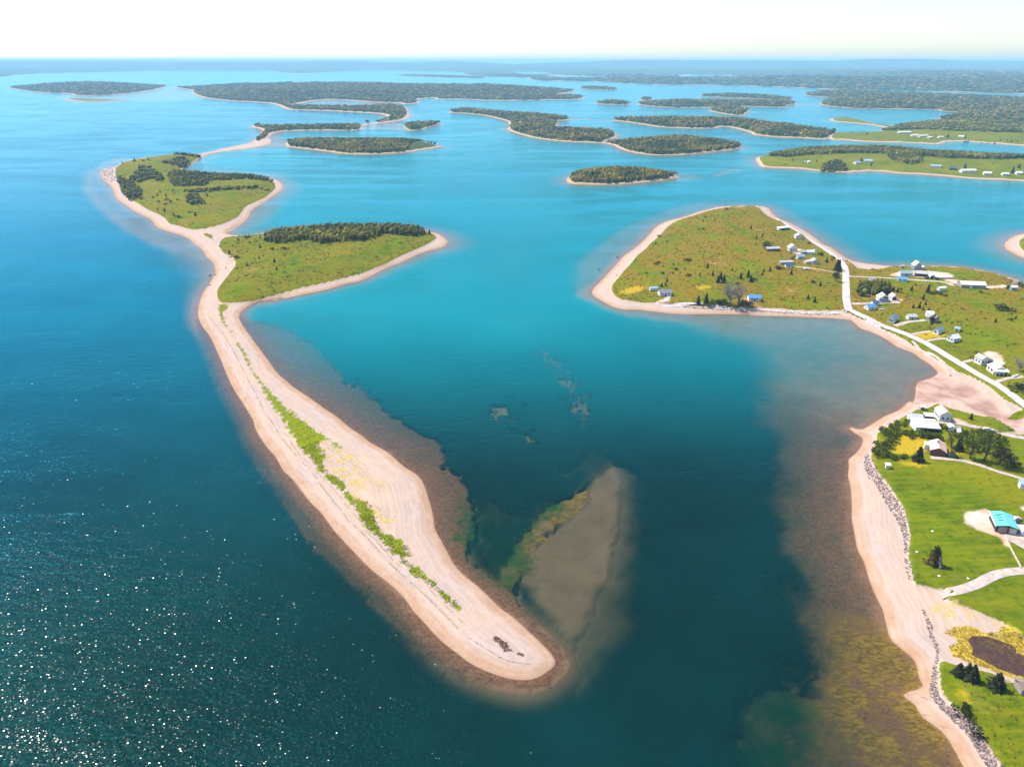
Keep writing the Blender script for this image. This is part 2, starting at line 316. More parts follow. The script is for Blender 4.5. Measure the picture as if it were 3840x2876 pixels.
# shallow water: (outline, depth, softness of the edge m, kind) kind 0 sand, 1 brown weed, 2 yellow algae, 3 dark green weed
SHOAL = [
    (Poly(P('F', '525,690 620,710 700,765 755,830', 'B4', '1200,30 1280,130 1400,270 1530,380 1700,510 1840,580 1980,640 2080,730 2110,820 2110,960 2209,1010', 'Q2', '1300,730 1325,850 1335,930 1320,1060 1400,1130 1480,1210 1560,1290 1640,1380 1690,1440 1710,1500 1650,1480 1500,1310 1300,1180 1150,900 1000,640 800,520 600,390 450,230 340,60'), 0), 0.35, 2.6, 1),
    (Poly(P('Q2', '160,60 215,240 260,360 330,510 400,650 480,770 560,900 650,1010 740,1110 830,1200 930,1290 1020,1370 1120,1460 1230,1530 1340,1590 1450,1610 1560,1640 1660,1610 1720,1530 1720,1480 1660,1500 1560,1560 1300,1480 1000,1220 800,1000 600,750 450,540 300,260 200,80'), 0), 1.6, 2.4, 1),
    (Poly(P('D4', '1020,400 1060,470 1060,600 1030,750 1010,900 990,1100 900,1200 870,1300 780,1480 720,1520 640,1400 560,1290 440,1130 410,1030 430,940 560,840 680,740 780,640 850,510 960,410'), 0), 1.45, 7.0, 0),
    (Poly(P('D4', '1050,450 1120,600 1100,900 1060,1200 960,1500 800,1700 640,1720 600,1500 800,1300 950,1000 980,700'), 0), 2.2, 17.0, 0),
    (Poly(P('D4', '440,950 395,905 415,840 490,770 560,690 640,635 760,585 840,550 785,640 690,745 570,850'), 0), 0.9, 2.5, 2),
    (Poly(P('D4', '330,1010 370,960 430,960 410,1100 350,1120 300,1050'), 0), 1.0, 2.5, 2),
    (Poly(P('D4', '130,700 250,600 420,700 560,600 600,640 480,760 400,860 390,1000 300,1080 180,1060 110,950'), 0), 3.0, 8.0, 3),
    (Poly(P('D4', '660,410 700,395 780,345 800,300 850,250 880,270 905,305 960,300 975,390 860,425 760,450 690,480 660,440'), 0), 3.4, 3.5, 0),
    (Poly(P('Q2', '1640,180 1700,220 1780,330 1830,420 1840,520 1780,480 1720,330 1640,240'), 0), 1.9, 5.0, 0),
    (Poly(P('Q2', '1400,420 1480,400 1530,440 1470,480 1400,470'), 0), 1.7, 4.0, 0),
    (Poly(P('Q2', '1560,520 1660,515 1640,540 1570,535'), 0), 1.5, 3.0, 0),
    (Poly(P('Q2', '1590,570 1640,580 1640,610 1600,600'), 0), 1.6, 3.0, 0),
    (Poly(P('Q1', '400,300 480,310 560,370 680,410 680,480 690,600 700,680 740,900 800,1060 830,1190 930,1300 1000,1480 1100,1657 1150,1760 500,1760 480,1600 560,1450 600,1330 560,1200 500,1060 470,900 440,700 420,500 390,360'), 0), 0.3, 26.0, 1),
    (Poly(P('Q1', '640,1150 760,1140 860,1200 940,1300 960,1420 1040,1560 1100,1657 900,1657 700,1640 640,1480 620,1300'), 0), 0.35, 12.0, 2),
    (Poly(P('Q1', '330,1380 420,1260 470,1330 480,1500 420,1650 320,1650 280,1500'), 0), 2.4, 9.0, 3),
    (Poly(P('Q1', '180,20 330,80 400,180 420,290 560,360 720,400 900,300 925,240 1000,190 900,120 760,40 700,10 500,0'), 0), 0.7, 22.0, 0),
    (Poly(P('C1', '100,900 20,1010 100,1040 250,1110 420,1190 700,1240 1200,1290 2212,1330 2212,1200 1000,1150 400,1050 350,850'), 0), 1.0, 6.0, 0),
    (Poly(P('C1', '60,700 250,500 450,350 650,250 900,150 1200,60 1600,40 2050,60 2300,200 2600,400 2300,350 2000,150 1600,130 1000,300 600,600 300,900 100,1000'), 0), 1.5, 12.0, 0),
    (Poly(P('F', '430,360 520,370 600,375 620,400 600,440 560,480 510,500 470,500 530,440 590,400'), 0), 1.0, 14.0, 0),
    (Poly(P('F', '240,340 300,345 215,365 205,400 240,450 300,480 370,515 420,530 455,560 430,560 360,540 280,500 215,450 180,390'), 0), 0.8, 11.0, 0),
    (Poly(P('B2', '1990,190 2130,240 2212,280 2150,320 2040,350 2100,280'), 0), 0.8, 6.0, 0),
    (Poly(P('D3', '-20,340 100,290 230,250 390,265 400,330 200,340 50,350'), 0), 0.15, 4.0, 0),
    (Poly(P('D3', '240,180 330,165 320,210 380,260 290,255 230,225'), 0), 0.3, 6.0, 0),
    (Poly(P('D3', '1215,90 1300,85 1480,60 1600,60 1680,90 1720,150 1500,142 1250,140'), 0), 0.15, 6.0, 0),
    (Poly(P('A2', '350,445 560,406 800,410 1000,427 1200,432 1240,448 1100,455 800,465 400,460'), 0), 0.2, 8.0, 0),
    (Poly(P('A1', '560,350 640,370 1000,368 1300,330 1450,295 1500,310 1660,330 1670,360 1760,395 1500,405 1000,425 700,425 540,400'), 0), 0.2, 40.0, 0),
    (Poly(P('A4', '205,430 260,440 450,440 470,460 300,462 200,450'), 0), 0.2, 12.0, 0),
    (Poly(P('D2', '920,495 1000,490 1200,500 1350,490 1440,455 1550,445 1680,440 1700,450 1550,455 1460,475 1370,498 1200,508 1050,520'), 0), 0.35, 4.0, 0),
    (Poly(P('D2', '0,0 440,25 440,35 0,20'), 0), 0.2, 8.0, 0),
    (Poly(P('D2', '340,215 480,175 490,190 380,225'), 0), 0.1, 4.0, 0),
    (Poly(P('D2', '1570,262 1680,255 1660,262 1500,290'), 0), 0.5, 6.0, 0),
]
GRADE = {0: 0.055, 12: 0.055, 13: 0.035, 15: 0.02}      # how fast a shoal deepens away from the shore
for s in SHOAL:
    s[0].pad = max(30.0, s[2] * 4)
    s[0].lo, s[0].hi = s[0].w.min(0) - s[0].pad, s[0].w.max(0) + s[0].pad


SPINE = G(P('S', '2060,2480 1500,2050 1200,1730 950,1400 790,1180 800,1010 650,860 480,720 620,600 950,510 1050,480 1600,420 1450,370 900,300'))
SPINE = SPINE[np.argsort(SPINE[:, 1])]


def mx(polys, X, Y):
    d = np.full(X.shape, -1e4)
    for p in polys:
        d = np.maximum(d, p.sdf(X, Y))
    return d


def terrain(X, Y, full=True):
    """height and surface measures of the place at world points"""
    n = len(X)
    rr = np.hypot(X, Y)
    dl = np.full(n, -1e4)
    lid = np.full(n, -1)
    dg = mx(GRASS[:3] + GRASS[7:], X, Y)
    hill, run, beach = np.zeros(n), np.full(n, 30.0), np.full(n, 1.7)
    wood = np.zeros(n)
    for i, L in enumerate(LAND):
        d = L['poly'].sdf(X, Y)
        if L['name'] == 'far_shore':
            d = np.minimum(d, -mx(LAGOON, X, Y))
        better = d > dl
        dl = np.where(better, d, dl)
        lid = np.where(better, i, lid)
        hill = np.where(better, L['hill'], hill)
        run = np.where(better, L['run'], run)
        beach = np.where(better, L['beach'], beach)
        wood = np.where(better, 1.0 if L['wooded'] or L['name'] == 'far_shore' else 0.0, wood)
        if L['margin'] is not None:
            dg = np.where(better, np.maximum(dg, d - L['margin']), dg)
    # sea bed
    bay = sstep(-1, 1, (X - np.interp(Y, SPINE[:, 1], SPINE[:, 0])) / (10 + 0.02 * Y))
    deep = 9 - 5.6 * sstep(170, 430, Y) * bay - 3.0 * sstep(300, 1100, Y) * (1 - bay)
    deep = deep + 1.2 * (fbm(X / 60, Y / 90, 3) - 0.5)
    zs = -deep
    kinds = np.zeros((4, n))
    n1, n2, n3 = fbm(X / 3.2, Y / 3.2, 21) - 0.5, fbm(X / 14, Y / 14, 22, 2) - 0.5, fbm(X / 6, Y / 6, 9) - 0.5
    for si_, (poly, dep, soft, kind) in enumerate(SHOAL):
        sd = poly.sdf(X, Y)
        ragged = n1 * min(soft, 5.0) * (2.4 if kind else 0.7) + n2 * soft * (1.0 if kind else 0.45)
        if 8 <= si_ <= 11:
            ragged = ragged + (n1 + 0.6 * n3) * 22 - 3.0
        m = sstep(-soft, soft * 0.4, sd + ragged)
        zz = -(dep + GRADE.get(si_, 0.0) * np.clip(-dl, 0, 60)) * (1 + 0.35 * n3)
        zs = np.maximum(zs, -np.exp(np.log(np.maximum(-zs, 0.02)) * (1 - m) + np.log(-zz) * m))
        if kind:
            kinds[kind] = np.maximum(kinds[kind], m)
    nearness = sstep(620, 380, rr)
    kinds[1] = np.maximum(kinds[1], 0.6 * sstep(-6, -1, dl) * nearness)
    o = np.minimum(-dl, 200)
    near_s = np.where(o < 4, 0.15 * o, 0.6 + 0.55 * (o - 4))
    zs = np.maximum(zs, -(near_s * nearness + 0.10 * o * (1 - nearness)) - 0.02)
    turq = sstep(215, 470, Y) * bay * (0.75 + 0.5 * fbm(X / 80, Y / 80, 31))
    # land
    nz = fbm(X / 25, Y / 25, 5)
    inn = np.maximum(dl, 0)
    zb = beach * (1 - np.exp(-inn / 6.0))
    dgp = np.maximum(dg, 0)
    zl = zb + 1.25 * sstep(-0.5, 0.7, dg) + hill * sstep(0, 1, dgp / run) * (0.6 + 0.8 * nz) + 0.25 * (fbm(X / 5, Y / 5, 6) - 0.5) * sstep(0, 4, dl)
    far = lid == len(LAND) - 1
    zl = np.where(far, zl + 30 * sstep(0, 1500, dl) * fbm(X / 1500, Y / 4000, 8), zl)
    mud = mx(MUD, X, Y)
    zl = zl + (0.22 - zl) * sstep(-4, 1, mud) * (dl > 0)
    z = np.where(dl > 0, zl, np.minimum(zs, -0.02))
    if not full:
        return z
    return dict(spit=mx(GRASS[3:7], X, Y), turq=turq, west=(1 - bay) * sstep(120, 520, Y), z=z, dl=dl, dg=dg, lid=lid, kinds=kinds, wood=wood, mud=mud, marsh=mx(MARSH, X, Y), straw=mx(STRAW, X, Y),
                dirt=mx(DIRT, X, Y), ochre=mx(OCHRE, X, Y), rocky=mx(ROCKY, X, Y))


def ground(px, z0=2.0, it=3):
    """world points where the pixels meet the ground"""
    d = rays(px)
    z = np.full(len(d), z0)
    for _ in range(it):
        t = (CAM_H - z) / np.maximum(-d[:, 2], 1e-4)
        x, y = d[:, 0] * t, d[:, 1] * t
        z = terrain(x, y, False)
    return np.stack([x, y, z], 1)

# ------------------------------------------------------------------ materials
class NB:
    """small node builder"""
    def __init__(self, name):
        self.m = bpy.data.materials.new(name)
        self.m.use_nodes = True
        self.t = self.m.node_tree
        self.t.nodes.clear()
        self.out = self.t.nodes.new('ShaderNodeOutputMaterial')

    def n(self, kind, **inp):
        nd = self.t.nodes.new(kind)
        for k, v in inp.items():
            if k.startswith('_'):
                setattr(nd, k[1:], v)
                continue
            key = int(k[1:]) if k[0] == 'i' and k[1:].isdigit() else k.replace('0', ' ')
            self.set(nd.inputs[key], v)
        return nd

    def set(self, sock, v):
        if isinstance(v, bpy.types.NodeSocket):
            self.t.links.new(v, sock)
        elif isinstance(v, bpy.types.Node):
            self.t.links.new(v.outputs[0], sock)
        elif isinstance(v, (tuple, list)):
            sock.default_value = tuple(v) + (1.0,) if len(v) == 3 and sock.type == 'RGBA' else tuple(v)
        else:
            sock.default_value = v

    def math(self, op, a, b=0.0, c=0.0):
        return self.n('ShaderNodeMath', _operation=op, i0=a, i1=b, i2=c).outputs[0]

    def mix(self, f, a, b):
        nd = self.t.nodes.new('ShaderNodeMix')
        nd.data_type = 'RGBA'
        self.set(nd.inputs[0], f)
        self.set(nd.inputs[6], a)
        self.set(nd.inputs[7], b)
        return nd.outputs[2]

    def mul(self, a, b):
        nd = self.t.nodes.new('ShaderNodeMix')
        nd.data_type = 'RGBA'
        nd.blend_type = 'MULTIPLY'
        nd.inputs[0].default_value = 1.0
        self.set(nd.inputs[6], a)
        self.set(nd.inputs[7], b)
        return nd.outputs[2]

    def noise(self, scale, detail=3.0, rough=0.55, vec=None, dist=0.0):
        nd = self.n('ShaderNodeTexNoise', Scale=scale, Detail=detail, Roughness=rough, Distortion=dist)
        if vec is not None:
            self.set(nd.inputs['Vector'], vec)
        return nd.outputs[0]

    def rng(self, v, a, b, c=0.0, d=1.0, smooth=True):
        nd = self.n('ShaderNodeMapRange', i0=v, i1=a, i2=b, i3=c, i4=d)
        nd.interpolation_type = 'SMOOTHSTEP' if smooth else 'LINEAR'
        return nd.outputs[0]

    def attr(self, name):
        return self.n('ShaderNodeAttribute', _attribute_name=name)

    def pos(self):
        return self.n('ShaderNodeNewGeometry').outputs['Position']

    def obj(self):
        return self.n('ShaderNodeTexCoord').outputs['Object']

    def pbr(self, col, rough=0.8, spec=0.3, bump=None, metal=0.0):
        b = self.n('ShaderNodeBsdfPrincipled', Roughness=rough, Metallic=metal)
        self.set(b.inputs['Base Color'], col)
        self.set(b.inputs['Specular IOR Level'], spec)
        if bump is not None:
            self.t.links.new(bump, b.inputs['Normal'])
        self.t.links.new(b.outputs[0], self.out.inputs[0])
        return self.m

    def bump(self, h, dist, strength=1.0):
        return self.n('ShaderNodeBump', Strength=strength, Distance=dist, Height=h).outputs[0]


def terrain_material():
    b = NB('terrain')
    p = b.pos()
    big, mid, fine = b.noise(0.018, 4, 0.6, p), b.noise(0.11, 4, 0.6, p), b.noise(1.4, 4, 0.65, p)
    mid2 = b.noise(0.045, 4, 0.65, b.n('ShaderNodeMapping', Vector=p, Location=(91, 37, 0), Scale=(1, 0.6, 1)).outputs[0])
    g, s = b.attr('g').outputs['Fac'], b.attr('s').outputs['Fac']
    k, m, f = b.attr('k'), b.attr('m'), b.attr('f')
    ks, ms, fs = b.n('ShaderNodeSeparateColor', Color=k.outputs[0]), b.n('ShaderNodeSeparateColor', Color=m.outputs[0]), b.n('ShaderNodeSeparateColor', Color=f.outputs[0])
    # beach
    sand = b.mix(b.rng(mid, 0.3, 0.7), (0.43, 0.265, 0.165), (0.48, 0.335, 0.24))
    sand = b.mix(b.rng(fine, 0.25, 0.75), b.mul(sand, (0.86, 0.85, 0.85)), sand)
    sand = b.mix(b.rng(s, 1.5, 5.0), sand, b.mix(b.rng(mid2, 0.3, 0.7), (0.49, 0.355, 0.27), (0.43, 0.33, 0.285)))
    tide = b.noise(1.0, 3, 0.6, b.n('ShaderNodeCombineXYZ', X=b.math('MULTIPLY', s, 0.8), Y=b.math('MULTIPLY', mid2, 9.0), Z=0.0).outputs[0])
    sand = b.mix(b.rng(tide, 0.36, 0.66), b.mul(sand, (0.88, 0.85, 0.82)), sand)
    wet = b.rng(b.math('ADD', s, b.math('MULTIPLY', fine, 0.5)), 0.35, 1.2, 1.0, 0.0)
    sand = b.mix(b.math('MULTIPLY', wet, 0.45), sand, (0.36, 0.215, 0.135))
    pebble = b.rng(b.noise(3.2, 2, 0.6, p), 0.66, 0.72)
    sand = b.mix(b.math('MULTIPLY', pebble, 0.5), sand, (0.2, 0.15, 0.13))
    mudc = b.mix(b.rng(mid, 0.35, 0.65), (0.30, 0.17, 0.125), (0.46, 0.30, 0.235))
    sand = b.mix(k.outputs['Alpha'], sand, mudc)
    rock = b.mix(b.rng(fine, 0.4, 0.6), (0.20, 0.14, 0.12), (0.5, 0.38, 0.33))
    sand = b.mix(b.math('MULTIPLY', fs.outputs[1], b.rng(fine, 0.4, 0.55)), sand, rock)
    # grass: f.b tells rough pasture (1) from mown field (0)
    rough = fs.outputs[2]
    green = b.mix(b.rng(mid, 0.32, 0.68), (0.05, 0.105, 0.001), (0.115, 0.165, 0.001))
    green = b.mix(b.rng(big, 0.42, 0.66), green, (0.165, 0.17, 0.003))
    green = b.mix(b.math('MULTIPLY', b.rng(fine, 0.3, 0.7), 0.35), green, b.mul(green, (0.6, 0.62, 0.7)))
    row = b.noise(0.35, 4, 0.7, b.n('ShaderNodeMapping', Vector=p, Rotation=(0, 0, R(-24)), Scale=(0.16, 1.5, 1)).outputs[0])
    green = b.mix(b.math('MULTIPLY', b.rng(row, 0.42, 0.66), 0.55), green, (0.20, 0.185, 0.006))
    clump = b.noise(0.42, 4, 0.7, p)
    green = b.mix(b.math('MULTIPLY', b.rng(clump, 0.52, 0.68), 0.7), green, (0.04, 0.08, 0.003))
    olive = b.mix(b.rng(mid, 0.3, 0.7), (0.235, 0.13, 0.012), (0.18, 0.14, 0.007))
    olive = b.mix(b.rng(clump, 0.47, 0.6), olive, (0.095, 0.085, 0.006))
    tan = b.mix(b.rng(mid2, 0.6, 0.75), olive, (0.34, 0.20, 0.075))
    om = b.math('MULTIPLY', b.rng(b.math('ADD', mid2, b.math('MULTIPLY', mid, 0.25)), 0.47, 0.68), rough)
    grass = b.mix(om, green, tan)
    grass = b.mix(b.math('MULTIPLY', ms.outputs[2], 0.0), grass, grass)
    grass = b.mix(b.math('MULTIPLY', b.attr('m').outputs['Alpha'], b.rng(fine, 0.2, 0.55)), grass, (0.40, 0.27, 0.012))
    edge = b.math('ADD', g, b.math('MULTIPLY', b.math('SUBTRACT', b.noise(0.9, 3, 0.6, p), 0.5), 1.5))
    gm = b.rng(edge, -0.2, 0.25)
    scarp = b.math('MULTIPLY', b.rng(edge, 0.3, 1.6, 1.0, 0.0), fs.outputs[0])
    col = b.mix(gm, sand, grass)
    col = b.mix(f.outputs['Alpha'], col, b.mix(b.rng(fine, 0.35, 0.65), (0.09, 0.15, 0.003), (0.24, 0.235, 0.008)))
    straw = b.mix(b.rng(fine, 0.35, 0.65), (0.55, 0.40, 0.22), (0.38, 0.27, 0.05))
    col = b.mix(b.math('MULTIPLY', ms.outputs[1], b.rng(b.math('ADD', fine, mid), 0.75, 1.1, 0.25, 1.0)), col, straw)
    marsh = b.mix(b.rng(fine, 0.35, 0.6), (0.38, 0.26, 0.08), (0.46, 0.33, 0.03))
    col = b.mix(b.math('MULTIPLY', ms.outputs[0], b.rng(mid, 0.25, 0.45)), col, marsh)
    dirt = b.mix(b.rng(mid, 0.3, 0.7), (0.50, 0.30, 0.19), (0.62, 0.49, 0.41))
    col = b.mix(b.math('MULTIPLY', ms.outputs[2], b.rng(fine, 0.15, 0.4)), col, dirt)
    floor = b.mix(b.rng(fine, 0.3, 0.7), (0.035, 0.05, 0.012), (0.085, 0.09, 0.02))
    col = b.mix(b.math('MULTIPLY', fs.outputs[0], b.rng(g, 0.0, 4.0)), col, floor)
    # sea bed
    strk = b.noise(0.55, 4, 0.7, b.n('ShaderNodeMapping', Vector=p, Rotation=(0, 0, 0.5), Scale=(1.0, 2.2, 1)).outputs[0])
    bed = b.mix(b.rng(mid, 0.3, 0.7), (0.25, 0.145, 0.088), (0.30, 0.18, 0.115))
    speck = b.rng(b.noise(0.8, 2, 0.5, p), 0.68, 0.73)
    bed = b.mix(b.math('MULTIPLY', speck, 0.5), bed, (0.06, 0.04, 0.03))
    weed = b.mix(b.rng(fine, 0.35, 0.65), (0.085, 0.040, 0.022), (0.17, 0.083, 0.05))
    bed = b.mix(b.math('MULTIPLY', ks.outputs[0], b.rng(strk, 0.3, 0.65, 0.55, 1.0)), bed, weed)
    alg = b.mix(b.rng(strk, 0.4, 0.6), (0.13, 0.075, 0.02), (0.27, 0.165, 0.03))
    bed = b.mix(b.math('MULTIPLY', ks.outputs[1], b.rng(mid, 0.3, 0.55)), bed, alg)
    bed = b.mix(b.math('MULTIPLY', ks.outputs[2], b.rng(mid, 0.3, 0.6, 0.5, 1.0)), bed, (0.012, 0.07, 0.014))
    col = b.mix(b.rng(s, -0.35, 0.1), bed, col)
    h = b.math('ADD', b.math('MULTIPLY', fine, 0.6), mid)
    return b.pbr(col, 0.95, 0.03, b.bump(h, 0.25, 0.6))


def water_material():
    b = NB('water')
    p = b.pos()
    d = b.attr('depth').outputs['Fac']
    ex = lambda k: b.math('EXPONENT', b.math('MULTIPLY', d, -k))
    cut = b.rng(d, 1.8, 5.5, 1.0, 0.0)
    T = b.n('ShaderNodeCombineColor', i0=b.math('MULTIPLY', cut, ex(0.40)), i1=b.math('MULTIPLY', cut, ex(0.34)), i2=b.math('MULTIPLY', cut, ex(0.40))).outputs[0]
    mid = b.noise(0.012, 4, 0.6, p)
    tq, we = b.attr('turq').outputs['Fac'], b.attr('west').outputs['Fac']
    body = b.mix(b.rng(mid, 0.3, 0.7), (0.0004, 0.0135, 0.013), (0.0008, 0.024, 0.0235))
    body = b.mix(we, body, b.mix(b.rng(mid, 0.3, 0.7), (0.001, 0.085, 0.115), (0.001, 0.115, 0.155)))
    body = b.mix(tq, body, (0.0008, 0.19, 0.205))
    body = b.mul(body, b.n('ShaderNodeCombineColor', i0=b.math('SUBTRACT', 1.0, ex(0.6)), i1=b.math('SUBTRACT', 1.0, ex(0.6)), i2=b.math('SUBTRACT', 1.0, ex(0.6))).outputs[0])
    mp = b.n('ShaderNodeMapping', Vector=p, Rotation=(0, 0, R(28)), Scale=(0.42, 1.0, 1)).outputs[0]
    w = b.math('ADD', b.math('MULTIPLY', b.noise(0.34, 2, 0.5, mp, 0.6), 1.0), b.math('MULTIPLY', b.noise(0.95, 2, 0.5, p, 0.3), 0.55))
    gust = b.rng(b.noise(0.0045, 5, 0.6, b.n('ShaderNodeMapping', Vector=p, Rotation=(0, 0, R(18)), Scale=(1, 3.4, 1)).outputs[0], 1.2), 0.36, 0.62, 1.15, 0.2)
    bp = b.n('ShaderNodeBump', Strength=1.0, Distance=b.math('MULTIPLY', gust, 0.55), Height=w).outputs[0]
    tr = b.n('ShaderNodeBsdfTransparent', Color=T)
    di = b.n('ShaderNodeBsdfDiffuse', Color=body)
    ad = b.n('ShaderNodeAddShader')
    b.t.links.new(tr.outputs[0], ad.inputs[0])
    b.t.links.new(di.outputs[0], ad.inputs[1])
    lw = b.n('ShaderNodeLayerWeight', Blend=0.5)
    steep = b.rng(lw.outputs['Facing'], 0.35, 0.66, 1.0, 0.0)
    tint = b.mix(b.rng(lw.outputs['Facing'], 0.72, 0.95), (0.09, 0.58, 0.90), (0.42, 0.82, 1.0))
    tint = b.mix(steep, tint, (0.03, 0.2, 0.2))
    glm = b.n('ShaderNodeBsdfGlossy', Color=tint, Roughness=b.rng(steep, 0.0, 1.0, 0.12, 0.34), Normal=bp)
    # small flat wave facets that catch the sun
    cell = b.n('ShaderNodeTexVoronoi', Scale=2.5, Vector=b.n('ShaderNodeMapping', Vector=p, Rotation=(0, 0, R(-30)), Scale=(0.8, 1.15, 1)).outputs[0])
    cs = b.n('ShaderNodeSeparateColor', Color=cell.outputs['Color'])
    clus = b.rng(b.noise(0.09, 3, 0.6, p), 0.35, 0.65, 0.75, 1.1)
    rad_ = b.math('MULTIPLY', b.math('MULTIPLY', b.math('SQRT', b.math('MULTIPLY', b.math('LOGARITHM', b.math('MAXIMUM', cs.outputs[0], 0.0001), math.e), -2.0)), 0.095), clus)
    ang = b.math('MULTIPLY', cs.outputs[1], 6.28318)
    sx, sy = b.math('MULTIPLY', rad_, b.math('COSINE', ang)), b.math('MULTIPLY', rad_, b.math('SINE', ang))
    fn = b.n('ShaderNodeVectorMath', _operation='NORMALIZE', i0=b.n('ShaderNodeCombineXYZ', X=sx, Y=sy, Z=1.0).outputs[0]).outputs[0]
    glf = b.n('ShaderNodeBsdfGlossy', Color=(0.97, 0.96, 0.9), Roughness=0.19, Normal=fn)
    round_ = b.rng(cell.outputs['Distance'], 0.3, 0.5, 1.0, 0.0)
    gl = b.n('ShaderNodeMixShader', i0=b.math('MULTIPLY', b.math('MULTIPLY', steep, round_), b.rng(b.noise(0.22, 3, 0.6, mp, 0.8), 0.40, 0.56, 0.35, 1.0)))
    b.t.links.new(glm.outputs[0], gl.inputs[1])
    b.t.links.new(glf.outputs[0], gl.inputs[2])
    fr = b.n('ShaderNodeFresnel', IOR=1.24, Normal=bp)
    ms = b.n('ShaderNodeMixShader', i0=fr.outputs[0])
    b.t.links.new(ad.outputs[0], ms.inputs[1])
    b.t.links.new(gl.outputs[0], ms.inputs[2])
    b.t.links.new(ms.outputs[0], b.out.inputs[0])
    return b.m


MATS = {}


def mat(key, col=None, rough=0.8, spec=0.3, var=0.12, scale=1.5, metal=0.0, streak=None):
    """a plain surface with uneven colour"""
    if key in MATS:
        return MATS[key]
    b = NB(key)
    o = b.obj()
    if streak:
        o = b.n('ShaderNodeMapping', Vector=o, Scale=streak).outputs[0]
    n = b.noise(scale, 4, 0.6, o)
    c = b.mix(b.rng(n, 0.25, 0.75), tuple(max(0, v * (1 - var * 1.6)) for v in col), tuple(min(1, v * (1 + var)) for v in col))
    MATS[key] = b.pbr(c, rough, spec, None, metal)
    return MATS[key]


def foliage_material(name, spread=0.45, scale=0.6):
    b = NB(name)
    c = b.attr('tint').outputs[0]
    n = b.noise(scale, 3, 0.6, b.pos())
    c = b.mix(b.rng(n, 0.3, 0.7), b.mul(c, (1 - spread,) * 3), c)
    b.pbr(c, 0.75, 0.1)
    tl = b.n('ShaderNodeBsdfTranslucent', Color=c)
    ms = b.n('ShaderNodeMixShader', i0=0.35)
    b.t.links.new(b.out.inputs[0].links[0].from_socket, ms.inputs[1])
    b.t.links.new(tl.outputs[0], ms.inputs[2])
    b.t.links.new(ms.outputs[0], b.out.inputs[0])
    return b.m


def mesh_np(name, verts, faces, mats, attrs=None, smooth_f=False):
    """verts (n,3), faces (m,k) arrays"""
    me = bpy.data.meshes.new(name)
    faces = np.asarray(faces, np.int32)
    nf, k = faces.shape
    me.vertices.add(len(verts))
    me.vertices.foreach_set('co', np.asarray(verts, np.float32).ravel())
    me.loops.add(nf * k)
    me.polygons.add(nf)
    me.loops.foreach_set('vertex_index', faces.ravel())
    me.polygons.foreach_set('loop_start', np.arange(0, nf * k, k, dtype=np.int32))
    if smooth_f:
        me.polygons.foreach_set('use_smooth', np.ones(nf, bool))
    me.update(calc_edges=True)
    for nm, arr in (attrs or {}).items():
        arr = np.asarray(arr, np.float32)
        if arr.ndim == 1:
            a = me.attributes.new(nm, 'FLOAT', 'POINT')
            a.data.foreach_set('value', arr)
        else:
            a = me.attributes.new(nm, 'FLOAT_COLOR', 'POINT')
            a.data.foreach_set('color', arr.ravel())
    for m_ in (mats if isinstance(mats, (list, tuple)) else [mats]):
        me.materials.append(m_)
    return me


def link(name, data, parent=None, loc=None, label=None, cat=None, kind=None, group=None):
    o = bpy.data.objects.new(name, data)
    COL.objects.link(o)
    if parent is not None:
        o.parent = parent
    if loc is not None:
        o.location = loc
    if label:
        o['label'] = label
    if cat:
        o['category'] = cat
    if kind:
        o['kind'] = kind
    if group:
        o['group'] = group
    return o


# ------------------------------------------------------------------ ground, sea bed and water
dep = np.concatenate([np.linspace(61, 6, 560), np.linspace(5.93, 1.2, 105)[:], np.geomspace(1.17, 0.21, 40)])
az = np.linspace(-57, 57, 1080)
rad = CAM_H / np.tan(np.radians(dep))
NR, NA = len(rad), len(az)
RR, AA = np.meshgrid(rad, np.radians(az), indexing='ij')
GX, GY = (RR * np.sin(AA)).ravel(), (RR * np.cos(AA)).ravel()
T = terrain(GX, GY)
Z = T['z']
idx = np.arange(NR * NA).reshape(NR, NA)
quads = np.stack([idx[:-1, :-1], idx[:-1, 1:], idx[1:, 1:], idx[1:, :-1]], -1).reshape(-1, 4)


def m01(d, w=0.6, amp=1.6):
    return sstep(-w, w, d + (fbm(GX / 1.3, GY / 1.3, 41) - 0.5) * amp)


roughness_of_land = np.array([0.55 if L['name'] == 'sand_spit' else (0.85 if L['name'] == 'mainland' else 0.3) for L in LAND])
rg = roughness_of_land[T['lid']]
is_main = np.array([L['name'] == 'mainland' for L in LAND])[T['lid']]
field = (GY < 330) & is_main
rg = np.where(field, 0.16, rg)
rg = np.where(is_main & ~field, np.clip(0.95 - 0.55 * sstep(150, 210, GX) * sstep(430, 380, GY), 0.2, 1), rg)
attrs = dict(g=np.clip(T['dg'], -60, 60), s=np.clip(T['dl'], -60, 60),
             k=np.stack([T['kinds'][1], T['kinds'][2], T['kinds'][3], sstep(-3, 1, T['mud'])], 1),
             m=np.stack([m01(T['marsh']), m01(T['straw'], 0.8, 3) * sstep(0.42, 0.6, fbm(GX / 2.6, GY / 2.6, 62, 3)), m01(T['dirt']), m01(T['ochre'], 1.5, 4)], 1),
             f=np.stack([T['wood'] * np.where(T['lid'] == 8, 0, 1), m01(T['rocky'], 2, 3), rg, sstep(0.0, 0.9, np.minimum(T['spit'], 2.5) + (fbm(GX / 2.0, GY / 2.0, 61, 4) - 0.48) * 5.5) * sstep(-1.2, -0.2, T['spit'])], 1))
TERR = terrain_material()
cellz = Z[quads].max(1)
cell_land = T['lid'][quads[:, 0]]
cell_dl = T['dl'][quads].max(1)
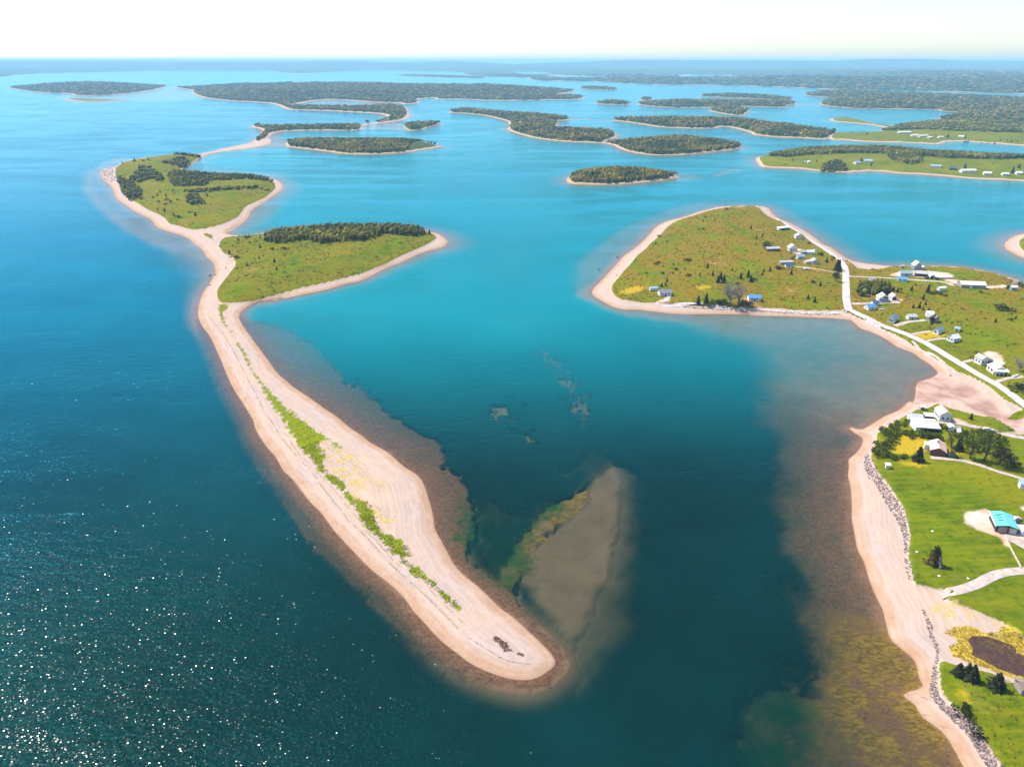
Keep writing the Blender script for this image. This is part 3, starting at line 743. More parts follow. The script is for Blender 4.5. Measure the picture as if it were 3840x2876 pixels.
for i in list(range(len(LAND))) + [-1]:
    if i >= 0:
        sel = (cell_dl > 0) & (cell_land == i)
    else:
        sel = (cell_dl <= 0) & (cellz > -6.5)
    q = quads[sel]
    if len(q) == 0:
        continue
    used, inv = np.unique(q.ravel(), return_inverse=True)
    nm = LAND[i]['name'] if i >= 0 else 'seabed'
    me = mesh_np(nm, np.stack([GX[used], GY[used], Z[used]], 1), inv.reshape(-1, 4), TERR, {k_: v[used] for k_, v in attrs.items()}, True)
    link(nm, me, kind='structure')
rs = [0, NR // 2, NR - 1]
deepq = mesh_np('seabed_deep', [(-70000, -200, -9.5), (70000, -200, -9.5), (70000, 45000, -9.5), (-70000, 45000, -9.5)], [[0, 1, 2, 3]], TERR,
                dict(g=np.full(4, -60.), s=np.full(4, -60.), k=np.zeros((4, 4)), m=np.zeros((4, 4)), f=np.zeros((4, 4))))
link('seabed', deepq, kind='structure')

ri, ai = np.unique(np.r_[np.arange(0, NR, 2), NR - 1]), np.arange(0, NA, 2)
sub = idx[np.ix_(ri, ai)]
wz = np.clip(-Z, 0.0, 12.0)
wv = np.stack([GX[sub.ravel()], GY[sub.ravel()], np.zeros(sub.size)], 1)
wd_, wt_, wb_ = wz[sub.ravel()], T['turq'][sub.ravel()], T['west'][sub.ravel()]
si = np.arange(sub.size).reshape(sub.shape)
wq = np.stack([si[:-1, :-1], si[:-1, 1:], si[1:, 1:], si[1:, :-1]], -1).reshape(-1, 4)
# the sheet goes on behind and beside the camera and out to the horizon
o0 = len(wv)
rim = np.array([(-70000, -200, 0), (70000, -200, 0), (70000, 45000, 0), (-70000, 45000, 0)], float)
ns, na2 = sub.shape
wv = np.concatenate([wv, rim])
wd_, wt_, wb_ = np.r_[wd_, np.full(4, 9.0)], np.r_[wt_, np.zeros(4)], np.r_[wb_, np.zeros(4)]
me = mesh_np('water', wv, wq, water_material(), dict(depth=wd_, turq=wt_, west=wb_), True)
bm = bmesh.new()
bm.from_mesh(me)
bm.verts.ensure_lookup_table()
lay = bm.verts.layers.float.get('depth')
V = bm.verts
left = [V[si[j, 0]] for j in range(0, ns)]
right = [V[si[j, na2 - 1]] for j in range(0, ns)]
near = [V[si[0, j]] for j in range(0, na2)]
farr = [V[si[ns - 1, j]] for j in range(0, na2)]
try:
    bm.faces.new(left + [V[o0 + 3], V[o0]])
    bm.faces.new([V[o0 + 1], V[o0 + 2]] + right[::-1])
    bm.faces.new([V[o0], V[o0 + 1]] + near[::-1])
    bm.faces.new(farr + [V[o0 + 2], V[o0 + 3]])
except Exception as e:
    print('rim', e)
bmesh.ops.recalc_face_normals(bm, faces=bm.faces)
bm.to_mesh(me)
bm.free()
if me.polygons[0].normal.z < 0:
    me.flip_normals()
link('water', me, kind='structure')

# ------------------------------------------------------------------ hills on the horizon
ridge = P('A1', '-700,72 0,70 700,71 1500,74', 'A2', '0,76 300,74 600,69 900,72 1250,80 1450,75 1650,71 1850,74 2100,89',
          'A3', '0,93 200,88 400,81 650,75 900,63 1200,59 1600,62 2212,63', 'A4', '300,66 600,66 850,52 1100,50 1500,55 1560,62 2000,66 2400,70 3000,72')
ridge = smooth(np.array(ridge), False, 6)
ys = np.linspace(13000, 17000, 9)
hv, hq = [], []
u = (ridge[:, 0] - CX) / F_PX
v = (ridge[:, 1] - CY) / F_PX
dz = (-SP - v * CP) / (CP - v * SP)
du = u / (CP - v * SP)
for yi, y in enumerate(ys):
    prof = math.sin(math.pi * min(1.0, yi / 8.0 + 0.02)) ** 0.6 if yi else 0.0
    top = CAM_H + dz * 15000
    for j in range(len(ridge)):
        hh = top[j] * (prof if yi <= 8 else 0)
        if yi == 4:
            hh = top[j]
        hv.append((du[j] * y, y, max(hh, 1.0) if 0 < yi < 8 else 0.5))
n = len(ridge)
for yi in range(8):
    for j in range(n - 1):
        a = yi * n + j
        hq.append((a, a + 1, a + n + 1, a + n))
hillm = mat('far_forest', (0.07, 0.085, 0.04), 0.95, 0.1, 0.3, 0.002)
link('hills', mesh_np('hills', np.array(hv), hq, hillm, None, True), kind='structure')

# ------------------------------------------------------------------ air
hz = NB('haze')
hz.m.node_tree.links.new(hz.n('ShaderNodeVolumePrincipled', Color=(0.42, 0.75, 1.0), Density=9e-5, Anisotropy=0.0).outputs[0], hz.out.inputs['Volume'])
hb = bmesh.new()
bmesh.ops.create_cube(hb, size=1.0)
bmesh.ops.scale(hb, vec=(150000, 50000, 203), verts=hb.verts)
bmesh.ops.translate(hb, vec=(0, 22000, 203 / 2 - 11), verts=hb.verts)
hm = bpy.data.meshes.new('haze')
hb.to_mesh(hm)
hb.free()
hm.materials.append(hz.m)
link('haze', hm, kind='stuff', label='pale blue haze that veils the far islands and hills', cat='haze')

# ------------------------------------------------------------------ vegetation meshes (unit height, foot at the origin)
FOL = foliage_material('foliage')
BARK = mat('bark', (0.12, 0.085, 0.06), 0.9, 0.1, 0.3, 6.0)
DEADWOOD = mat('dead_wood', (0.36, 0.30, 0.27), 0.9, 0.1, 0.25, 5.0)
ORD = ['first', 'second', 'third', 'fourth', 'fifth', 'sixth', 'seventh', 'eighth', 'ninth', 'tenth', 'eleventh', 'twelfth',
       'thirteenth', 'fourteenth', 'fifteenth', 'sixteenth', 'seventeenth', 'eighteenth', 'nineteenth']
TENS = ['', '', 'twent', 'thirt', 'fort', 'fift', 'sixt']


def ordinal(i):
    if i < 19:
        return ORD[i]
    t, u = divmod(i + 1, 10)
    return TENS[t] + 'ieth' if u == 0 else TENS[t] + 'y-' + ORD[u - 1]


def cone_tiers(rg_, tiers, pts, width, low=0.1, droop=0.05, jag=0.35):
    vs, fs = [], []
    for t in range(tiers):
        q = t / (tiers - 1) if tiers > 1 else 0
        z = low + (0.9 - low) * q
        r = width * (1 - q) ** 0.85 + 0.02
        a0 = rg_.random() * 6.28
        c = len(vs)
        vs.append((0, 0, min(1.0, z + (0.3 if tiers < 4 else 0.2) * (1.1 - 0.6 * q))))
        for k in range(pts):
            a = a0 + 6.283 * k / pts + rg_.normal() * 0.08
            rr_ = r * (1 - jag * (k % 2)) * (0.8 + 0.4 * rg_.random())
            vs.append((rr_ * math.cos(a), rr_ * math.sin(a), max(0.02, z - droop * (1 - k % 2) + rg_.normal() * 0.012)))
        for k in range(pts):
            fs.append((c, c + 1 + k, c + 1 + (k + 1) % pts))
    return np.array(vs), np.array(fs)


def blob(rg_, width, low=0.12, rough=0.22):
    bm_ = bmesh.new()
    bmesh.ops.create_icosphere(bm_, subdivisions=1, radius=1.0)
    v_ = np.array([v.co[:] for v in bm_.verts])
    f_ = np.array([[v.index for v in f.verts] for f in bm_.faces])
    bm_.free()
    v_ = v_ * (1 + rg_.normal(size=(len(v_), 1)) * rough)
    v_ = v_ * np.array([width, width, (1 - low) / 2]) + np.array([0, 0, low + (1 - low) / 2])
    return v_, f_


def leaf_cloud(rg_, lobes, n, size, flat=0.7):
    """many small leaf faces spread over a few uneven lobes: list of (centre, radii)"""
    vs, fs = [], []
    for c, rad_ in lobes:
        for _ in range(n):
            d = rg_.normal(size=3)
            d /= np.linalg.norm(d)
            p = np.array(c) + d * np.array(rad_) * (0.55 + 0.5 * rg_.random())
            a, b_ = rg_.normal(size=3), rg_.normal(size=3)
            a /= np.linalg.norm(a)
            b_ -= a * (a @ b_)
            b_ /= np.linalg.norm(b_)
            s = size * (0.6 + 0.8 * rg_.random())
            i = len(vs)
            vs += [p + a * s, p + b_ * s * flat, p - a * s, p - b_ * s * flat]
            fs += [(i, i + 1, i + 2), (i, i + 2, i + 3)]
    return np.array(vs), np.array(fs)


def tube(segs, sides=5):
    """segs: list of (p0, p1, r0, r1)"""
    vs, fs = [], []
    for p0, p1, r0, r1 in segs:
        p0, p1 = np.array(p0, float), np.array(p1, float)
        d = p1 - p0
        d /= np.linalg.norm(d) + 1e-9
        a = np.cross(d, (0.31, 0.2, 0.93) if abs(d[2]) < 0.9 else (1, 0, 0))
        a /= np.linalg.norm(a)
        b_ = np.cross(d, a)
        i = len(vs)
        for p, r in ((p0, r0), (p1, r1)):
            for k in range(sides):
                t = 6.283 * k / sides
                vs.append(p + (a * math.cos(t) + b_ * math.sin(t)) * r)
        for k in range(sides):
            k2 = (k + 1) % sides
            fs += [(i + k, i + k2, i + sides + k2), (i + k, i + sides + k2, i + sides + k)]
    return np.array(vs), np.array(fs)


def tinted(name, vs, fs, cols, rg_, var=0.25):
    c0 = np.array(cols)
    pick = c0[rg_.integers(0, len(c0), len(fs))]
    t = np.zeros((len(vs), 4))
    t[:, 3] = 1
    for k in range(3):
        t[fs[:, k], :3] = pick
    t[:, :3] *= 1 + rg_.normal(size=(len(vs), 1)) * var
    return mesh_np(name, vs, fs, FOL, dict(tint=np.clip(t, 0, 1)))


KINDS = {}
DARK = [(0.022, 0.036, 0.012), (0.035, 0.05, 0.014), (0.05, 0.055, 0.018), (0.04, 0.034, 0.016)]
RUSSET = [(0.07, 0.04, 0.025), (0.05, 0.035, 0.02), (0.04, 0.04, 0.016)]
GREEN = [(0.09, 0.15, 0.006), (0.15, 0.19, 0.01), (0.20, 0.20, 0.012), (0.06, 0.09, 0.008)]
for i in range(4):
    g_ = np.random.default_rng(50 + i)
    v1, f1 = cone_tiers(g_, 9, 12, 0.24 + 0.03 * i, 0.08, 0.06, 0.4)
    v2, f2 = leaf_cloud(g_, [((0, 0, 0.1 + 0.1 * k), (0.25 * (1 - 0.105 * k),) * 2 + (0.05,)) for k in range(8)], 16, 0.045)
    v, f = np.concatenate([v1, v2]), np.concatenate([f1, f2 + len(v1)])
    KINDS['spruce%d' % i] = (tinted('spruce_crown', v, f, DARK, g_), mesh_np('spruce_trunk', *tube([((0, 0, -0.05), (0, 0, 0.55), 0.028, 0.012)]), BARK))
g_ = np.random.default_rng(71)
v1, f1 = cone_tiers(g_, 9, 12, 0.27, 0.06, 0.05, 0.45)
KINDS['russet'] = (tinted('spruce_crown', v1, f1, RUSSET, g_), KINDS['spruce0'][1])
v1, f1 = cone_tiers(g_, 8, 11, 0.27, 0.05, 0.04, 0.5)
v2, f2 = leaf_cloud(g_, [((0, 0, 0.1 + 0.1 * k), (0.28 * (1 - 0.1 * k),) * 2 + (0.06,)) for k in range(8)], 26, 0.05)
KINDS['orange'] = (tinted('spruce_crown', np.concatenate([v1, v2]), np.concatenate([f1, f2 + len(v1)]), [(0.28, 0.11, 0.012), (0.12, 0.08, 0.02), (0.05, 0.07, 0.012), (0.06, 0.08, 0.014)], g_), KINDS['spruce0'][1])


def branches(g_, n, r0, spread, h0=0.15):
    segs = [((0, 0, -0.04), (0, 0, 0.42), r0, r0 * 0.6)]
    for k in range(n):
        a, z0 = g_.random() * 6.28, h0 + 0.35 * g_.random()
        p = np.array((0, 0, z0))
        q = p + np.array((math.cos(a) * spread * 0.5, math.sin(a) * spread * 0.5, 0.2 + 0.15 * g_.random()))
        e = q + np.array((math.cos(a) * spread * 0.4, math.sin(a) * spread * 0.4, 0.2)) * (0.5 + 0.6 * g_.random())
        segs += [(p, q, r0 * 0.5, r0 * 0.3), (q, e, r0 * 0.3, r0 * 0.08)]
        for m_ in range(3):
            e2 = q + g_.normal(size=3) * 0.1 + np.array((0, 0, 0.15))
            segs.append((q, e2, r0 * 0.2, r0 * 0.05))
    return segs


for i, (nm, cols) in enumerate((('leafy0', GREEN), ('leafy1', GREEN), ('brownleaf', [(0.16, 0.085, 0.035), (0.22, 0.13, 0.06), (0.09, 0.07, 0.025)]),
                                ('amber', [(0.24, 0.11, 0.012), (0.16, 0.09, 0.02), (0.07, 0.05, 0.02)]),
                                ('paletwig', [(0.22, 0.17, 0.10), (0.17, 0.15, 0.07), (0.28, 0.23, 0.16)]))):
    g_ = np.random.default_rng(90 + i)
    wdt = 0.17 if nm == 'amber' else 0.36
    lobes = []
    for k in range(11):
        a, z = g_.random() * 6.28, 0.3 + 0.55 * g_.random()
        r = wdt * (0.35 + 0.6 * math.sin(math.pi * min(1, z * 0.95)) * g_.random())
        lobes.append(((math.cos(a) * r, math.sin(a) * r, z), (wdt * 0.42, wdt * 0.42, 0.15)))
    v, f = leaf_cloud(g_, lobes, 44 if nm != 'paletwig' else 26, 0.034 if nm != 'paletwig' else 0.022)
    KINDS[nm] = (tinted('leafy_crown', v, f, cols, g_), mesh_np('leafy_trunk', *tube(branches(g_, 9 if nm != 'paletwig' else 22, 0.03, wdt)), BARK if nm != 'paletwig' else DEADWOOD))
for i in range(3):
    g_ = np.random.default_rng(120 + i)
    lobes = [((0.5 * g_.normal(), 0.35 * g_.normal(), 0.35 + 0.25 * g_.random()), (0.4, 0.36, 0.3)) for _ in range(6)]
    v, f = leaf_cloud(g_, lobes, 55, 0.09)
    v[:, 2] = np.maximum(v[:, 2], 0.0)
    KINDS['shrub%d' % i] = (tinted('shrub_leaves', v, f, [GREEN, DARK, RUSSET][i], g_), mesh_np('shrub_stem', *tube([((0, 0, -0.1), (0.1, 0.05, 0.4), 0.05, 0.02), ((0, 0, -0.1), (-0.2, 0.1, 0.4), 0.04, 0.02)]), BARK))

KINDS['hedge'] = KINDS['shrub0']

# ------------------------------------------------------------------ woods that read as one mass
con9 = [cone_tiers(np.random.default_rng(200 + i), 5, 8, 0.26, 0.1, 0.05, 0.35) for i in range(4)]
con3 = [cone_tiers(np.random.default_rng(210 + i), 3, 6, 0.34, 0.12, 0.05, 0.3) for i in range(4)]
blobs = [blob(np.random.default_rng(220 + i), 0.42) for i in range(4)]


def polar_scatter(lo, hi, spacing, aspect=1.0, seed=1):
    """uneven points over a box of ground, spacing grows with the distance"""
    g_ = np.random.default_rng(seed)
    cx = np.array([lo[0], hi[0], lo[0], hi[0]])
    cy = np.array([lo[1], lo[1], hi[1], hi[1]])
    rmin, rmax = max(80, np.hypot(np.clip(0, lo[0], hi[0]), lo[1])), np.hypot(cx, cy).max()
    amin, amax = np.arctan2(cx, cy).min(), np.arctan2(cx, cy).max()
    amin, amax = max(amin, -1.0), min(amax, 1.0)
    xs, ys_ = [], []
    r = rmin
    while r < rmax:
        s = spacing(r)
        n_ = max(1, int((amax - amin) * r / s))
        a = amin + (np.arange(n_) + g_.random(n_)) * (amax - amin) / n_
        q = r + s * aspect * (g_.random(n_) - 0.5) * 1.2
        xs.append(q * np.sin(a))
        ys_.append(q * np.cos(a))
        r += s * aspect
    x, y = np.concatenate(xs), np.concatenate(ys_)
    k = (x > lo[0]) & (x < hi[0]) & (y > lo[1]) & (y < hi[1])
    return x[k], y[k]


def wood(name, label, keep, lo, hi, spacing, h=(6, 9), cols=None, dec=0.4, near=False, seed=1, wide=1.0, aspect=1.0):
    x, y = polar_scatter(lo, hi, spacing, aspect, seed)
    if len(x) == 0:
        return
    T_ = terrain(x, y)
    k = keep(x, y, T_)
    x, y, z = x[k], y[k], T_['z'][k]
    g_ = np.random.default_rng(seed + 5)
    n_ = len(x)
    if n_ == 0:
        print('empty wood', label)
        return
    hgt = h[0] + (h[1] - h[0]) * g_.random(n_)
    sp_ = np.array([spacing(r) for r in np.hypot(x, y)])
    cols = np.array(cols or [(0.035, 0.05, 0.009), (0.05, 0.062, 0.012), (0.10, 0.07, 0.028), (0.15, 0.095, 0.036), (0.085, 0.10, 0.014), (0.22, 0.145, 0.028)])
    patch = fbm(x / 28, y / 28, seed + 3)
    ci = np.clip((patch * 1.6 - 0.3 + g_.normal(size=n_) * 0.22) * len(cols), 0, len(cols) - 1).astype(int)
    kind = np.where(g_.random(n_) < dec, 1, 0)
    var = g_.integers(0, 4, n_)
    VS, FS, TS, off = [], [], [], 0
    for kd in (0, 1):
        for vi in range(4):
            sel = np.nonzero((kind == kd) & (var == vi))[0]
            if len(sel) == 0:
                continue
            tv, tf = blobs[vi] if kd else (con9[vi] if near else con3[vi])
            a = g_.random(len(sel)) * 6.28
            hh = hgt[sel] * (0.82 if kd else 1.0)
            ww = np.maximum(hh * (0.75 if kd else 0.95), sp_[sel] * (1.5 if kd else 1.7)) * wide * (0.8 + 0.4 * g_.random(len(sel)))
            ca, sa = np.cos(a), np.sin(a)
            px = tv[None, :, 0] * ca[:, None] - tv[None, :, 1] * sa[:, None]
            py = tv[None, :, 0] * sa[:, None] + tv[None, :, 1] * ca[:, None]
            vv = np.stack([px * ww[:, None] + x[sel][:, None], py * ww[:, None] + y[sel][:, None], tv[None, :, 2] * hh[:, None] + z[sel][:, None] - 0.25], -1)
            nv = len(tv)
            VS.append(vv.reshape(-1, 3))
            FS.append((tf[None] + (np.arange(len(sel)) * nv)[:, None, None] + off).reshape(-1, 3))
            c = 1.9 * np.array([1.0, 1.05, 0.7]) * cols[ci[sel]] * (1 + g_.normal(size=(len(sel), 1)) * 0.2)
            t = np.ones((len(sel), nv, 4))
            t[:, :, :3] = c[:, None, :] * (1 + g_.normal(size=(len(sel), nv, 1)) * 0.12)
            TS.append(t.reshape(-1, 4))
            off += len(sel) * nv
    me_ = mesh_np(name, np.concatenate(VS), np.concatenate(FS), FOL, dict(tint=np.clip(np.concatenate(TS), 0, 1)))
    link(name, me_, label=label, cat='woodland', kind='stuff')
    print(label, n_)


CLEAR = Poly(P('D3', '1700,390 1760,300 1830,275 1950,290 2070,330 1800,372'), 2)
far_sp = lambda r: min(26.0, max(2.8, 0.0034 * r))
WOODNAMES = {1: 'dark trees lining the narrow islet beyond the hooked sand spit', 2: 'dense dark trees covering the long low island behind the spit', 3: 'small dark grove on the tiny islet with a red bank',
             4: 'brown and green trees on the small lone island in mid bay', 5: 'olive and brown trees on the oval island joined to a sand bar', 6: 'mixed trees on the notched island left of the oval one',
             7: 'grey green trees on the long thin island behind the oval one', 11: 'blue green forest on the largest far island', 12: 'blue green forest on the far island at upper left',
             14: 'trees on the thinnest far islet below the horizon', 15: 'trees on a small dark islet right of the largest far island', 16: 'low trees on a small islet in the upper middle channel',
             17: 'compact clump of trees on the smallest round islet', 18: 'trees on the branching island at upper right', 19: 'trees on the slim island just behind the branching one',
             20: 'trees on the long strip of land at far right', 21: 'trees on the wide wooded shore at the right edge'}
for i, L in enumerate(LAND):
    if not L['wooded']:
        continue
    p = L['poly']
    c = p.w.mean(0)
    rr0 = math.hypot(*c)
    h = (5.5, 8.5) if rr0 < 1800 else (7, 11)
    wood('woodland', WOODNAMES.get(i, 'trees on an island %d' % i), lambda x, y, T_, i=i: (T_['lid'] == i) & (T_['dg'] > 0.3) & (CLEAR.sdf(x, y) < 0),
         p.lo, p.hi, far_sp, h, None, 0.45 if rr0 < 2200 else 0.6, False, 300 + i, 1.0, 1.0 if rr0 < 1500 else 1.5 if rr0 < 2500 else 2.2)
FS = LAND[-1]['poly']
wood('woodland', 'blue green forest on the far mainland shore below the horizon', lambda x, y, T_: (T_['lid'] == len(LAND) - 1) & (T_['dl'] > 25), np.array([-9000., 3500.]), np.array([9000., 8500.]), lambda r: 0.0062 * r, (8, 14), None, 0.7, False, 390, 0.9, 2.0)
BROWNY = [(0.04, 0.05, 0.010), (0.065, 0.065, 0.014), (0.11, 0.08, 0.024), (0.09, 0.095, 0.014), (0.17, 0.14, 0.016)]
for k, (lab, px, hh, nr, sp_, dc) in enumerate((
        ('thick dark spruce wood on the nearer grassy spit island', P('B2', '625,285 700,315 800,320 900,300 1010,300 1100,325 1200,310 1350,300 1480,295 1560,265 1640,245 1760,250 1860,245 1940,225 1900,187 1700,168 1300,168 950,190 800,205 700,240'), (4.5, 9), True, 2.9, 0.5),
        ('dark grove along the west beach of the farther spit island', P('B1', '300,430 380,470 480,520 555,590 540,650 440,672 390,630 330,560'), (5, 8), True, 3.6, 0.3),
        ('broken line of dark trees across the farther spit island', P('B1', '420,460 500,405 540,350 640,350 700,385 790,435 800,505 740,505 690,465 630,485 560,505 470,485'), (4, 6.5), True, 6.5, 0.4),
        ('wide dark thicket along the inner shore of the farther spit island', P('B1', '870,405 1050,385 1400,405 1700,415 1900,435 1980,480 1900,470 1700,470 1500,480 1300,500 1250,550 1100,550 950,550 890,520'), (4, 7), True, 4.0, 0.45),
        ('short strip of bushes in the meadow of the farther spit island', P('B1', '1020,620 1370,612 1560,592 1890,572 1940,580 1880,550 1560,565 1380,585 1100,590'), (3, 5), True, 5.5, 0.5),
        ('small dark clump in the middle of the farther spit island', P('B1', '1045,700 1110,650 1180,665 1260,740 1150,752 1080,740'), (4, 6), True, 4.0, 0.3),
        ('grove near the far sandy neck of the farther spit island', P('B1', '770,285 860,265 940,240 1040,235 1080,265 980,310 880,300'), (4, 7), True, 5.0, 0.4),
        ('row of dark trees on the far rim of the farther spit island', P('B1', '890,188 1000,184 1180,184 1170,200 960,198'), (4, 6), True, 5.0, 0.3),
        ('long dark wood along the back of the green peninsula at right', P('D1', '170,135 260,115 420,95 650,80 1000,82 1400,112 1800,140 2212,155 2600,170 2600,200 2212,182 1900,186 1600,181 1400,162 1380,222 1250,222 1130,182 1100,142 900,137 700,142 500,152 350,162 230,152'), (6, 9.5), False, 3.9, 0.4),
        ('brown scrub beside the shore on the green peninsula', P('D1', '600,245 640,205 740,200 800,235 780,250'), (2.5, 4.5), False, 4.0, 0.8),
        ('wood behind the green field and white houses at far right', P('A4', '1060,640 1250,610 1460,592 1800,600 2500,650 2500,700 2200,705 1700,692 1200,672 1000,668'), (6, 9), False, 7.0, 0.5),
        ('black green block of spruces behind the big white house', P('C3', '335,525 345,455 420,415 560,412 690,432 690,505 560,522 450,530'), (5.5, 7.5), True, 2.6, 0.1))):
    p = Poly(px, 3.0)
    wood('woodland', lab, lambda x, y, T_, p=p: p.sdf(x, y) > 0, p.lo, p.hi, lambda r, s=sp_: s, hh, BROWNY, dc, nr, 400 + k)

# ------------------------------------------------------------------ single trees
TREES = {}


def tree_mesh(kind, i):
    return KINDS[kind if kind in KINDS else kind + str(i % (4 if kind == 'spruce' else 3 if kind == 'shrub' else 2))]


def trees(where, tag, spec, default='spruce'):
    """spec: x,y,h[,kind[,width]] in zoom pixels; the foot stands on the ground below the pixel"""
    rows = []
    for t in spec.split():
        q = t.split(',')
        rows.append((float(q[0]), float(q[1]), float(q[2]), q[3] if len(q) > 3 and q[3] else default, float(q[4]) if len(q) > 4 else 1.0))
    x0, y0, s = ZOOM[tag]
    px = [(x0 + r[0] / s, y0 + r[1] / s) for r in rows]
    g3 = ground(px)
    for r, p, q in zip(rows, px, g3):
        dist = math.sqrt(q[0] ** 2 + q[1] ** 2 + (CAM_H - q[2]) ** 2)
        dp = math.asin((CAM_H - q[2]) / dist)
        hgt = r[2] / s * dist / F_PX / math.cos(dp) * 0.95
        TREES.setdefault((where, r[3]), []).append((p[0], q, hgt, r[4]))


trees('on the grassy point across the cove', 'C1', '1315,255,38 1440,248,28 1273,345,32 1815,330,48 1870,430,46 1930,415,42 825,485,34 943,475,32 1280,570,26 1335,575,28 1012,705,36 1130,752,32 1362,735,58 1417,812,60 1283,815,42 1618,765,42 1707,840,72 1783,830,84 1810,880,90,russet 1930,810,50 1948,770,42 2010,765,52 2105,748,30 943,875,52 887,930,52 930,925,44 1265,1115,98 1345,1110,132 1470,885,90 1530,888,95 1500,850,90')
trees('on the grassy point across the cove', 'C1', '1555,135,22 1320,338,22 865,415,26 1155,665,36,,1.3 828,700,32 855,685,26 905,722,16 1040,755,26 728,788,16 1158,825,34 900,795,26 1005,790,22 1690,920,36 1850,860,30,,1.4 1400,1125,40,,1.6 1470,1130,50,,1.6 1560,1128,46,,1.8 1720,1130,60,,1.5 1250,215,16 1340,212,16', 'shrub')
trees('beside the shore road on the point', 'C1', '1590,1118,250,,1.25 1680,1115,220', 'paletwig')
trees('by the houses on the point', 'C2', '630,600,55 385,588,48,leafy 1490,845,85 1575,845,95,leafy 1640,975,190 1690,1000,70 940,1035,95 1625,1140,150,leafy 1390,1215,75 1200,1415,80 1300,1465,100 2005,1180,74 955,850,115,leafy')
trees('by the houses on the point', 'C2', '545,615,95,,1.5 1275,1165,45 770,950,50,,1.5 1400,735,50 1210,560,30', 'shrub')
trees('in the pasture north of the road', 'C3', '370,375,52 790,470,64 950,450,62 1130,470,95 1080,545,64 1105,610,52 1035,645,74 970,645,48 1080,665,42 1142,670,38 1890,805,52 2115,765,38 745,455,60 825,465,50,leafy 130,215,120 95,345,100,leafy')
trees('in the pasture north of the road', 'C3', '993,395,20 1725,475,28 2020,670,50,,1.8 2070,710,16 2050,785,26 1775,770,14 2045,435,44 2175,410,50 1240,485,40,,1.5 1330,515,22 1180,490,34', 'shrub')
trees('in front of the grey house by the road', 'C3', '1150,868,150,amber,1.1')
trees('at the bend below the white porch house', 'C4', '2150,985,150,paletwig,1.5 2130,1200,70,shrub,1.6')
trees('in the gardens on the near headland', 'C5', '1660,365,66 1110,795,150,,1.5 1525,690,160')
trees('in the gardens on the near headland', 'C5', '1450,650,150,,1.1 1600,620,140,,1.2 1650,770,210,,1.1 1800,800,270,,1.1 1720,600,150,,1.2 1860,640,150 1950,835,200,brownleaf,1.2 2060,850,130,brownleaf 1780,700,200', 'leafy')
trees('in the gardens on the near headland', 'C5', '760,520,60,,1.3 800,540,64,,1.2 830,580,70,,1.2 790,640,64,,1.3 700,640,60,,1.2 700,720,80,,1.3 740,745,60,,1.3 830,760,44,,1.4 900,765,40,,1.4 980,762,36,,1.3 870,510,50,,1.4 950,520,52,,1.4 1030,535,52,,1.4 1110,545,54,,1.4 1190,552,54,,1.4 1270,560,56,,1.3 1330,560,50,,1.2 1480,760,50,,1.2 1380,470,50 1230,540,40 2110,850,50 1010,400,40 940,430,44,,1.5 870,450,40,,1.4', 'hedge')
trees('on the near lawn beside the pond', 'C7', '1350,805,105,,1.3 1425,825,120,,1.3 1475,848,130,,1.2 1700,925,130,,1.5')
trees('on the near lawn beside the pond', 'C7', '1390,1145,60,,1.1 1580,1372,46,,1.1', 'shrub')
trees('in the green field below the barn', 'C6', '1265,865,185,orange,1.2')
trees('on the meadow of the nearer spit island', 'B2', '350,385,40 590,415,28 715,440,38 733,505,32 597,325,38 600,248,28 515,290,22 420,268,32 510,250,34 650,217,34 695,222,48 1975,215,48 270,320,24')
trees('on the meadow of the nearer spit island', 'B2', '400,408,22,,1.7 490,472,20 695,342,24 790,337,24 485,252,24 760,205,28', 'shrub')
trees('on the meadow of the farther spit island', 'B1', '730,625,34 825,635,42 808,797,44 735,782,32 1145,842,44,,1.3 905,842,38 1270,628,38 900,577,34 760,592,36 1210,662,26 920,612,22 480,250,40 540,345,60 350,275,28')
trees('on the meadow of the farther spit island', 'B1', '830,682,26 870,697,26 950,677,20 740,697,20 818,727,22 955,867,32 1075,812,20 555,667,24 680,650,20 990,870,16 630,240,20 580,250,20', 'shrub')
trees('along the shore of the green peninsula', 'D1', '450,205,30 365,180,20 555,200,22 1735,262,40 2115,290,46 2170,240,34 310,222,18 1965,208,14 990,228,30 910,190,34')
trees('at the edge of the far green field', 'A4', '720,690,18 850,712,24 820,680,20 1550,735,34 1700,750,30 1960,770,20 2000,772,20 2060,775,18 2100,780,22 2150,782,20 1850,765,16 1900,768,16')

NAMES = dict(spruce='spruce_tree', russet='spruce_tree', orange='spruce_tree', leafy='leafy_tree', brownleaf='leafy_tree', amber='leafy_tree', paletwig='bare_tree', shrub='shrub', hedge='garden_bush')
LOOK = dict(spruce='dark green spruce', russet='rusty brown spruce', orange='orange dying spruce', leafy='green leafy tree', brownleaf='brown leaved round tree', amber='amber leaved slim tree', paletwig='pale twiggy leafless tree', shrub='low bush', hedge='round green bush')
for (where, kind), lst in TREES.items():
    lst.sort(key=lambda t: t[0])
    for i, (u_, q, hgt, wd2) in enumerate(lst):
        cm, tm = tree_mesh(kind, i * 7 + int(u_))
        who = LOOK[kind] if len(lst) == 1 else '%s %s from left' % (LOOK[kind], ordinal(i))
        o = link(NAMES[kind], None, None, tuple(q), '%s %s' % (who, where), 'bush' if kind in ('shrub', 'hedge') else 'tree', None,
                 '%ss %s' % (LOOK[kind], where) if len(lst) > 1 else None)
        o.empty_display_size = 0.5
        o.rotation_euler = (0, 0, random.random() * 6.28)
        o.scale = (hgt * wd2, hgt * wd2, hgt)
        link('crown' if kind not in ('shrub', 'hedge') else 'foliage', cm, o)
        link('trunk' if kind not in ('shrub', 'hedge') else 'stem', tm, o)

